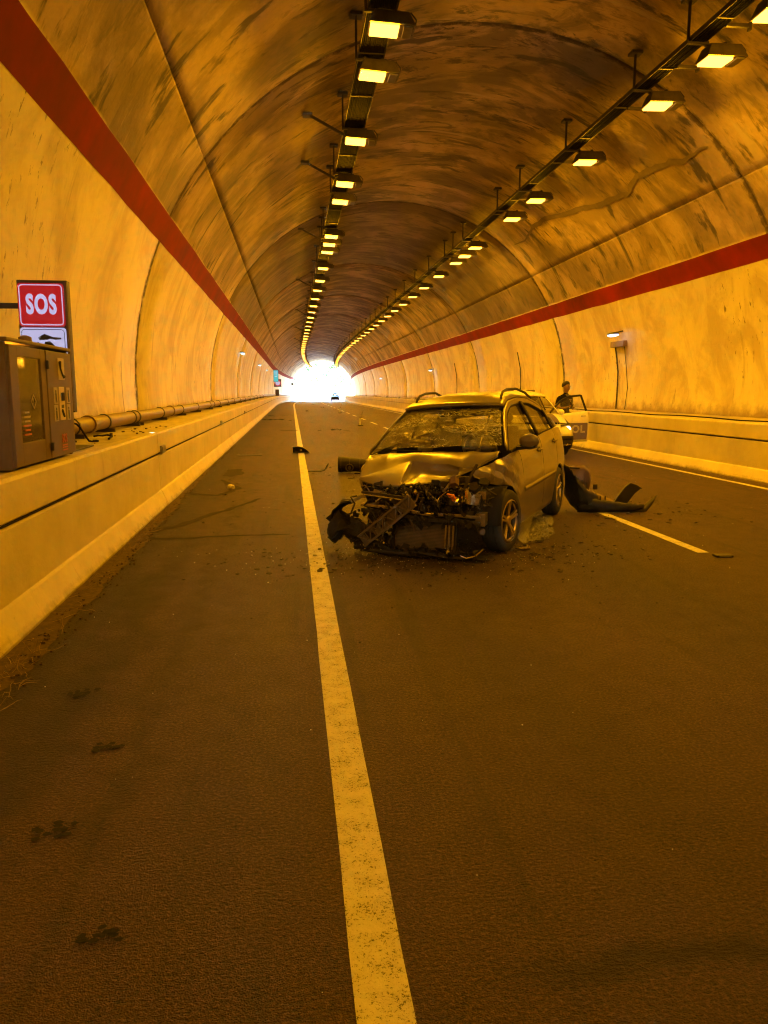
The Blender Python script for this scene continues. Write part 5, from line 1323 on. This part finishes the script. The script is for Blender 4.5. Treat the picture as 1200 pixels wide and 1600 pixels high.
# ================================================================ POLICE CAR
def make_patrol(root, full=True, mats=None):
    W_, B_ = mats or (M['police_white'], M['police_blue'])
    I = lambda v: v
    windscreen(root, M['glass'], I); roof(root, W_, I); tail(root, W_, M['glass'], I)
    for s in (1, -1):
        frame_band(-1.42, 1.0, s, root, W_, I, 'roof_pillar_frame'); pillar(-.33, s, .085, root, M['black'], I, 'door_pillar'); pillar(-1.38, s, .16, root, W_, I, 'rear_pillar')
        b = MB(); b.tube([Vector((x, s * (gh_y(x, WTOP(x) - .018) - .002), WTOP(x) - .016)) for x in [.98 - 2.36 * i / 40 for i in range(41)]], .014, 6); b.build('window_seal', M['black'], root, True)
        side_panel(.72, 1.90, s, TF=I).build('front_wing', W_, root, True)
        if not (s > 0 and full):
            d_ = side_panel(-.31, .715, s).build('front_door', W_, root, True); glass_side(-.29, .93, s, d_, M['glass'], I)
        d_ = side_panel(-1.17, -.315, s).build('rear_door', W_, root, True); glass_side(-1.16, -.37, s, d_, M['glass'], I)
        side_panel(-1.80, -1.175, s).build('rear_quarter', W_, root, True)
        for c in (AX, -AX): wheel(root, (c, .765 * s, .315), 0, s)
        for c in (AX, -AX): MB().grid(lambda u, v: Vector((c + (AR - .004) * cos(pi * u), s * (.86 - .30 * v) * plan(c), .315 + (AR - .004) * sin(pi * u))), 16, 3).build('arch_liner', M['black'], root, True)
    def hd(u_, v):
        u = -1 + 2 * u_; yb = .74; x = 1.03 + .15 * (1 - u * u) + v * (.83 + .05 * (1 - u * u)); y = u * (yb - .07 * v * v)
        z = .985 + .035 * (1 - u * u) - .17 * v ** 1.7 + .022 * (abs(u) > .62) * (1 - v) ; return Vector((x, y, z))
    MB().grid(lambda u, v: hd(.16 + .68 * u, v), 24, 14).build('bonnet', B_, root, True, solid=.01)
    for a0, a1 in ((0, .158), (.842, 1.0)): MB().grid(lambda u, v: hd(a0 + (a1 - a0) * u, v) + Vector((0, 0, -.001)), 6, 14).build('bonnet_side', W_, root, True, solid=.01)
    # nose
    rows = [(1.90, .80, .70), (1.98, .72, .74), (2.02, .60, .765), (2.05, .52, .775), (2.06, .42, .775), (2.03, .28, .76), (1.96, .20, .74)]
    def nose(u_, r):
        u = -1 + 2 * u_; x, z, y = rows[r]; return Vector((x + .10 * (1 - abs(u) ** 2.2) - .06 * max(0, abs(u) - .85) * 6, u * y * 1.02, z))
    for name, ra, rb, mt in (('nose_panel', 0, 3, W_), ('bumper', 3, 4, M['black']), ('lower_bumper', 4, 6, M['black'])):
        b = MB(); n = 20
        for r in range(ra, rb + 1):
            for i in range(n + 1): b.v.append(nose(i / n, r))
        for r in range(rb - ra):
            for i in range(n): q = r * (n + 1) + i; b.f.append([q, q + 1, q + n + 2, q + n + 1])
        b.build(name, mt, root, True, solid=.01)
    MB().grid(lambda u, v: Vector((2.125 - .07 * (2 * u - 1) ** 2 + .012, (2 * u - 1) * .36, .60 + .11 * v)) + Vector((-.05 * v, 0, 0)), 12, 3).build('grille', M['black'], root, solid=.012)
    for s in (1, -1):
        r = new_obj('headlight', None, root)
        MB().grid(lambda u, v: Vector((1.90 + .135 * u + .02 * sin(pi * v), s * (.75 - .30 * u), .60 + .20 * v + .03 * (1 - u) * v)), 8, 6).build('lens', M['clear'], r, True, solid=.012)
        MB().grid(lambda u, v: Vector((1.88 + .13 * u, s * (.735 - .28 * u), .61 + .17 * v)), 4, 4).build('reflector', M['chrome'], r, solid=.01)
        MB().tube([(1.955, s * .655, .675), (1.99, s * .66, .675)], [.05, .075], 16).build('bulb', M['ledwhite'] if s > 0 and full else M['chrome'], r, True)
        MB().tube([(2.06, s * .60, .33), (2.09, s * .60, .33)], .045, 14).build('fog_light', M['chrome'], root, True)
        mirror(root, M['police_white'] if full else B_, I, s) if not (s > 0 and full) else None
    MB().box((2.135, .22 if full else 0, .47), (.012, .44, .10)).build('number_plate', M['line'], root)
    MB().bar((2.11, .35, .30), (2.08, .72, .315), .02, .012).build('bumper_trim', M['chrome'], root)
    b = MB(); b.box((-.28, 0, .42), (2.75, 1.46, .12)); b.box((1.02, 0, .62), (.08, 1.40, .50)); b.build('cabin_tub', M['black'], root)
    MB().grid(lambda u, v: Vector((1.10 - .42 * v, (2 * u - 1) * .66, .93 + .05 * sin(pi * v) - 1.25 * max(0, v - .8))), 12, 8).build('dashboard', M['black'], root, True)
    for y in (.36, -.36):
        se = MB().box((-.15, y, .62), (.5, .5, .16)).build('seat', M['cloth'], root, bevel=.05)
        MB().grid(lambda u, v: Vector((-.38 - .16 * u + .055 * cos(2 * pi * v), y + .23 * sin(2 * pi * v), .62 + .55 * u)), 6, 16).build('backrest', M['cloth'], se, True)
        MB().grid(lambda u, v: Vector((-.54 + .05 * cos(2 * pi * v) * sin(pi * u) ** .4, y + .13 * sin(2 * pi * v) * sin(pi * u) ** .4, 1.19 + .17 * u)), 8, 16).build('headrest', M['cloth'], se, True)
pc = thing('police_car', 'white and dark blue police car with one headlight lit and its driver door open', 'police car', (6.03, 20.15, 0), radians(-91))
make_patrol(pc)
lbx = new_obj('light_bar', None, pc)
MB().box((-.12, 0, 1.565), (.24, .84, .03)).build('bar_base', M['black'], lbx, bevel=.01)
for s in (1, -1): MB().box((-.12, .29 * s, 1.605), (.22, .25, .06)).build('lamp_cover', M['police_blue'], lbx, bevel=.02)
MB().box((-.12, .0, 1.59), (.16, .32, .03)).build('bar_centre', M['greyplastic'], lbx, bevel=.01)
for y in (.36, -.36): MB().box((-.12, y, 1.54), (.06, .05, .05)).build('bar_foot', M['black'], lbx)
for y in (.15, .25): MB().tube([(-.9, y, 1.50), (-.92, y, 1.68)], .006, 5).build('antenna', M['black'], pc)
# opened driver's door hinged at its leading edge
dh = Vector((.715, .855, 0)); ang = radians(66)
def DR(v): v = Vector(v) - dh; return Matrix.Rotation(-ang, 3, 'Z') @ v + dh
door = new_obj('open_door', None, pc)
b = side_panel(-.31, .715, 1, TF=lambda v: v)
o = MB(); o.v = [DR(v) for v in b.v]; o.f = b.f; o.build('door_skin', M['police_white'], door, True, solid=.012)
b = MB(); b.grid(lambda u, v: DR(Vector((.66 - .93 * u, side_y(.66 - .93 * u, .33 + .44 * v) + .004, .33 + .44 * v))), 20, 10); b.build('dark_band', M['police_blue'], door, True)
b = MB(); b.grid(lambda u, v: DR(Vector((.68 - .97 * u, .80 - .03 * v, .30 + .70 * v))), 6, 6); b.build('door_inner', M['black'], door)
b = MB(); P = [(x, gh_y(x, WTOP(x)) - .005, WTOP(x)) for x in [.93 - 1.20 * i / 24 for i in range(25)]]; P = P + [(-.29, gh_y(-.29, 1.08) - .004, 1.08)]
b.tube([DR(Vector(p)) for p in P], .028, 8); b.build('window_frame', M['black'], door, True)
b = MB()
for i in range(15):
    x = -.27 + 1.15 * i / 14; a = BELT(x); c_ = max(a + .002, WTOP(x) - .01)
    for j in range(5): z = a + (c_ - a) * j / 4; b.v.append(DR(Vector((x, gh_y(x, z) - .012, z))))
for i in range(14):
    for j in range(4): q = i * 5 + j; b.f.append([q, q + 1, q + 6, q + 5])
b.build('window_glass', M['clear'], door, True)
b = MB(); b.grid(lambda u, v: DR(Vector((.74 + .055 * cos(2 * pi * v) * sin(pi * u) ** .5, .84 + .22 * u, 1.06 + .08 * sin(2 * pi * v) * sin(pi * u) ** .5))), 12, 16); b.build('wing_mirror', M['police_white'], door, True)
MB().tube([DR(Vector(p)) for p in ((-.20, .87, .945), (-.18, .895, .95), (-.06, .895, .95), (-.04, .87, .945))], .012, 6).build('door_handle', M['chrome'], door, True)
# lettering: outward normal of the left side is +Y, reads from the front (+X) towards the back
Rt = Matrix(((-1, 0, 0), (0, 0, 1), (0, 1, 0)))
tx = text('POL', .27, M['line'], door, Rt, (.16, .884, .60), 'lettering', ext=.003, bold=.010, width=1.25)
for v in tx.data.vertices: v.co = DR(v.co)
fc = thing('distant_car', 'small dark car standing near the bright tunnel mouth', 'car', T(6.35, 157.5, 0), radians(-94))
make_patrol(fc, False, (M['black'], M['black']))
fbar = MB().box((-.12, .0, 1.68), (.3, .35, .14)).build('roof_box', M['black'], fc, bevel=.02)

# ================================================================ OFFICER
def person():
    root = thing('person', 'dark-haired person in a dark short-sleeved uniform looking at a phone behind the open door', 'person', (7.42, 20.55, 0), radians(22))
    # local: faces -Y
    J = [((0, 0, .98), .165, .12), ((0, .0, 1.12), .165, .12), ((0, -.005, 1.28), .185, .13), ((0, 0, 1.43), .165, .11), ((0, -.01, 1.53), .062, .06), ((0, -.03, 1.60), .060, .06)]
    vs = []; ed = []; rad = []
    def add(p, r, par=None):
        vs.append(p); rad.append(r if isinstance(r, tuple) else (r, r)); i = len(vs) - 1
        if par is not None: ed.append((par, i))
        return i
    prev = None; ids = []
    for p, rx, ry in J: prev = add(p, (rx, ry), prev); ids.append(prev)
    h1 = add((0, -.05, 1.655), (.086, .098), prev); h2 = add((0, -.05, 1.73), (.094, .108), h1); h3 = add((0, -.03, 1.79), (.078, .088), h2)
    for s in (-1, 1):
        sh = add((s * .200, 0, 1.435), .078, ids[3])
        if s < 0: el = add((s * .275, .03, 1.20), .046, sh); fo = add((s * .24, -.12, 1.14), .036, el); wr = add((s * .17, -.25, 1.16), .028, fo)
        else: el = add((s * .265, .05, 1.19), .046, sh); fo = add((s * .21, -.10, 1.12), .037, el); wr = add((s * .06, -.24, 1.13), .028, fo)
        hd_ = add((wr and vs[wr][0] + (-s) * .03, vs[wr][1] - .05, vs[wr][2] + .015), (.030, .022), wr)
        for k in range(4):
            f1 = add((vs[hd_][0] + (k - 1.5) * .017, vs[hd_][1] - .035, vs[hd_][2] + .012 - .004 * abs(k - 1)), .0095, hd_)
            add((vs[f1][0] - s * .012, vs[f1][1] - .018, vs[f1][2] + .022), .008, f1)
        add((vs[hd_][0] - s * .035, vs[hd_][1] - .005, vs[hd_][2] + .022), .010, hd_)
        hp = add((s * .095, .0, .90), .105, 0); kn = add((s * .11, -.02, .49), .062, hp); an = add((s * .12, .02, .09), .045, kn); add((s * .13, -.12, .045), (.045, .035), an)
    me = bpy.data.meshes.new('body'); me.from_pydata(vs, ed, []); o = new_obj('body', me)
    m = o.modifiers.new('k', 'SKIN'); m.use_smooth_shade = True; m.branch_smoothing = .6
    for i, sv in enumerate(me.skin_vertices[0].data): sv.radius = rad[i]; sv.use_root = (i == 0)
    sb = o.modifiers.new('s', 'SUBSURF'); sb.levels = sb.render_levels = 1
    dg = bpy.context.evaluated_depsgraph_get(); m2 = bpy.data.meshes.new_from_object(o.evaluated_get(dg)); bpy.data.objects.remove(o)
    m2.materials.clear()
    for mt in (M['uniform'], M['skin'], M['rubber']): m2.materials.append(mt)
    for p in m2.polygons:
        c = p.center; p.use_smooth = True
        sk = c.z > 1.545 or (c.z < 1.235 and c.z > 1.04 and (abs(c.x) > .19 or c.y < -.135))
        p.material_index = 1 if sk else (2 if c.z < .10 else 0)
    o = new_obj('body', m2, root)
    b = MB(); b.grid(lambda u, v: Vector((.104 * sin(pi * u * .62) * cos(2 * pi * v), -.010 + .116 * sin(pi * u * .62) * sin(2 * pi * v), 1.748 + .116 * cos(pi * u * .62) + (.075 * max(0, -sin(2 * pi * v)) * u))) * (1.0 + .004 * noise.noise(Vector((u * 9, v * 9, 0)))), 10, 22); b.build('hair', M['hair'], root, True)
    for s in (-1, 1):
        MB().lathe([(.001, .012), (.012, .008), (.016, 0), (.012, -.006)], 8, Matrix.Translation((s * .086, -.03, 1.71)) @ Matrix.Rotation(s * pi / 2, 4, 'Y')).build('ear', M['skin'], root, True)
        MB().tube([(s * .018, -.158, 1.735), (s * .045, -.152, 1.737)], .0065, 6).build('eyebrow', M['hair'], root)
        MB().lathe([(.001, .006), (.008, .003), (.010, 0)], 8, Matrix.Translation((s * .031, -.160, 1.712)) @ Matrix.Rotation(pi / 2, 4, 'X')).build('eye', M['ink'], root, True)
        MB().box((s * .135, -.01, 1.492), (.10, .06, .012)).build('shoulder_strap', M['uniform'], root, bevel=.004)
    MB().tube([(0, -.158, 1.71), (0, -.182, 1.675), (0, -.160, 1.665)], [.008, .014, .010], 8).build('nose', M['skin'], root, True)
    MB().tube([(-.024, -.150, 1.640), (.024, -.150, 1.640)], .005, 6).build('mouth', M['ink'], root)
    b = MB(); b.add([(-.07, -.085, 1.50), (0, -.118, 1.44), (-.02, -.10, 1.54), (.07, -.085, 1.50), (.02, -.10, 1.54)], [(0, 1, 2), (1, 3, 4)]); b.build('collar', M['greyplastic'], root, solid=.004)
    MB().box((.085, -.122, 1.365), (.07, .012, .016)).build('name_tape', M['sticker'], root); MB().box((.085, -.124, 1.33), (.022, .012, .03)).build('badge', M['chrome'], root)
    MB().box((0, -.005, 1.005), (.31, .23, .045)).build('belt', M['black'], root, bevel=.01)
    ph = MB().box((-.06, -.335, 1.185), (.075, .012, .145), Matrix.Rotation(radians(35), 3, 'X')).build('phone', M['black'], None, bevel=.006)
    ph.location = (7.42, 20.55, 0); ph.rotation_euler = (0, 0, radians(22)); tag(ph, 'dark phone held in both hands of the standing person', 'phone')
person()

# ================================================================ OUTSIDE THE MOUTH
t = NT('meadow'); g_ = t.obj(); t.setp(Base_Color=t.mix(t.noise(g_, .15, 8, .7), (.06, .09, .03), (.14, .13, .06)), Roughness=.95)
M['meadow'] = t.m; M['leaf'] = simple('leaves', (.06, .10, .03), .7, var=.45, vscale=1.5); M['bark'] = simple('bark', (.10, .075, .05), .9)
b = MB(); nx, ny = 44, 40
for i in range(nx + 1):
    for j in range(ny + 1):
        x = -400 + 800 * i / nx; y = 161.5 + 560 * (j / ny) ** 1.7; xc = 2.5 + (y - 148) * .125
        d_ = abs(x - xc); h = max(0, d_ - 14) * .45 + max(0, y - 330) * .16; h = min(h, 75) + 4 * noise.noise(Vector((x * .02, y * .02, 0))) * min(1, max(0, d_ - 14) / 15)
        b.v.append(Vector((x, y, -.50 - .0 + h)))
for i in range(nx):
    for j in range(ny): q = i * (ny + 1) + j; b.f.append([q, q + ny + 1, q + ny + 2, q + 1])
tag(b.build('hillside', M['meadow'], None, True), 'green hillside beyond the tunnel mouth', kind='structure')
b = MB()
for i, s in enumerate(stations(162.4, 330, 8)): b.v += [T(-3.5, s, -.015), T(10, s, -.015)]
for i in range(len(b.v) // 2 - 1): b.f.append([2 * i, 2 * i + 1, 2 * i + 3, 2 * i + 2])
tag(b.build('outer_road', M['asphalt'], None), 'road continuing in daylight beyond the tunnel mouth', kind='structure')
gr = thing('guard_rail', 'low metal guard rail along the road outside the tunnel mouth', 'guard rail')
b = MB(); b.tube([T(-2.4, s, .65) for s in stations(164, 268, 6)], .14, 6); b.build('rail', M['steel'], gr)
for s in range(166, 246, 8): MB().box(T(-2.5, s, .35), (.12, .12, .75)).build('post', M['steel'], gr)
def tree(x, y, h, lab, seed):
    random.seed(seed); gz = -.5 + max(0, abs(x - (2.5 + (y - 148) * .125)) - 14) * .45 + max(0, y - 330) * .16 - .5
    r = thing('broadleaf_tree', lab, 'tree', (x, y, gz), 0, 'trees beyond the tunnel mouth')
    b = MB(); b.tube([(0, 0, 0), (.15, .1, h * .3), (.0, .2, h * .62)], [.04 * h, .03 * h, .012 * h], 8)
    for k in range(5): a = k * 1.3 + seed; b.tube([(.1, .1, h * (.28 + .06 * k)), (cos(a) * h * .2, sin(a) * h * .2, h * (.5 + .06 * k))], [.014 * h, .005 * h], 6)
    b.build('trunk', M['bark'], r, True)
    b = MB(); cl = [(Vector((random.gauss(0, .17) * h, random.gauss(0, .17) * h, h * random.uniform(.42, .92))), random.uniform(.10, .19) * h) for _ in range(16)]
    for i in range(1500):
        c, rr = random.choice(cl); dv = Vector((random.gauss(0, 1), random.gauss(0, 1), random.gauss(0, 1))).normalized() * rr * random.uniform(.6, 1.05); p = c + dv; q = random.uniform(.10, .24) * h / 8
        R = Matrix.Rotation(random.uniform(0, 6), 3, 'Z') @ Matrix.Rotation(random.uniform(0, 3), 3, 'X')
        b.add([p + R @ Vector(v) for v in ((-q, -q * .6, 0), (q, -q * .6, 0), (q * .7, q, 0), (-q * .7, q, 0))], [(0, 1, 2, 3)])
    b.build('crown', M['leaf'], r)
for i, (x, y, h, L) in enumerate([(12, 250, 14, 'tall green tree showing at the top of the bright tunnel mouth'), (22, 262, 12, 'green tree right of the tallest one beyond the mouth'), (-1, 240, 11, 'bushy tree left of the road beyond the mouth'), (31, 240, 10, 'tree at the right edge of the bright mouth'), (8, 300, 15, 'pale distant tree behind the others beyond the mouth')]): tree(x, y, h, L, 40 + i)


# the sun lamp only ever reaches what lies outside the mouth: the vault shades all the rest, so it is linked to the open ground (less noise)
oc = bpy.data.collections.new('open_air')
for o in bpy.data.objects:
    if o.type == 'MESH' and (o.name.split('.')[0] in ('hillside', 'outer_road', 'crown', 'trunk', 'rail', 'portal_collar') or (o.parent and o.parent.name.startswith('distant_car'))): oc.objects.link(o)
sun.light_linking.receiver_collection = oc
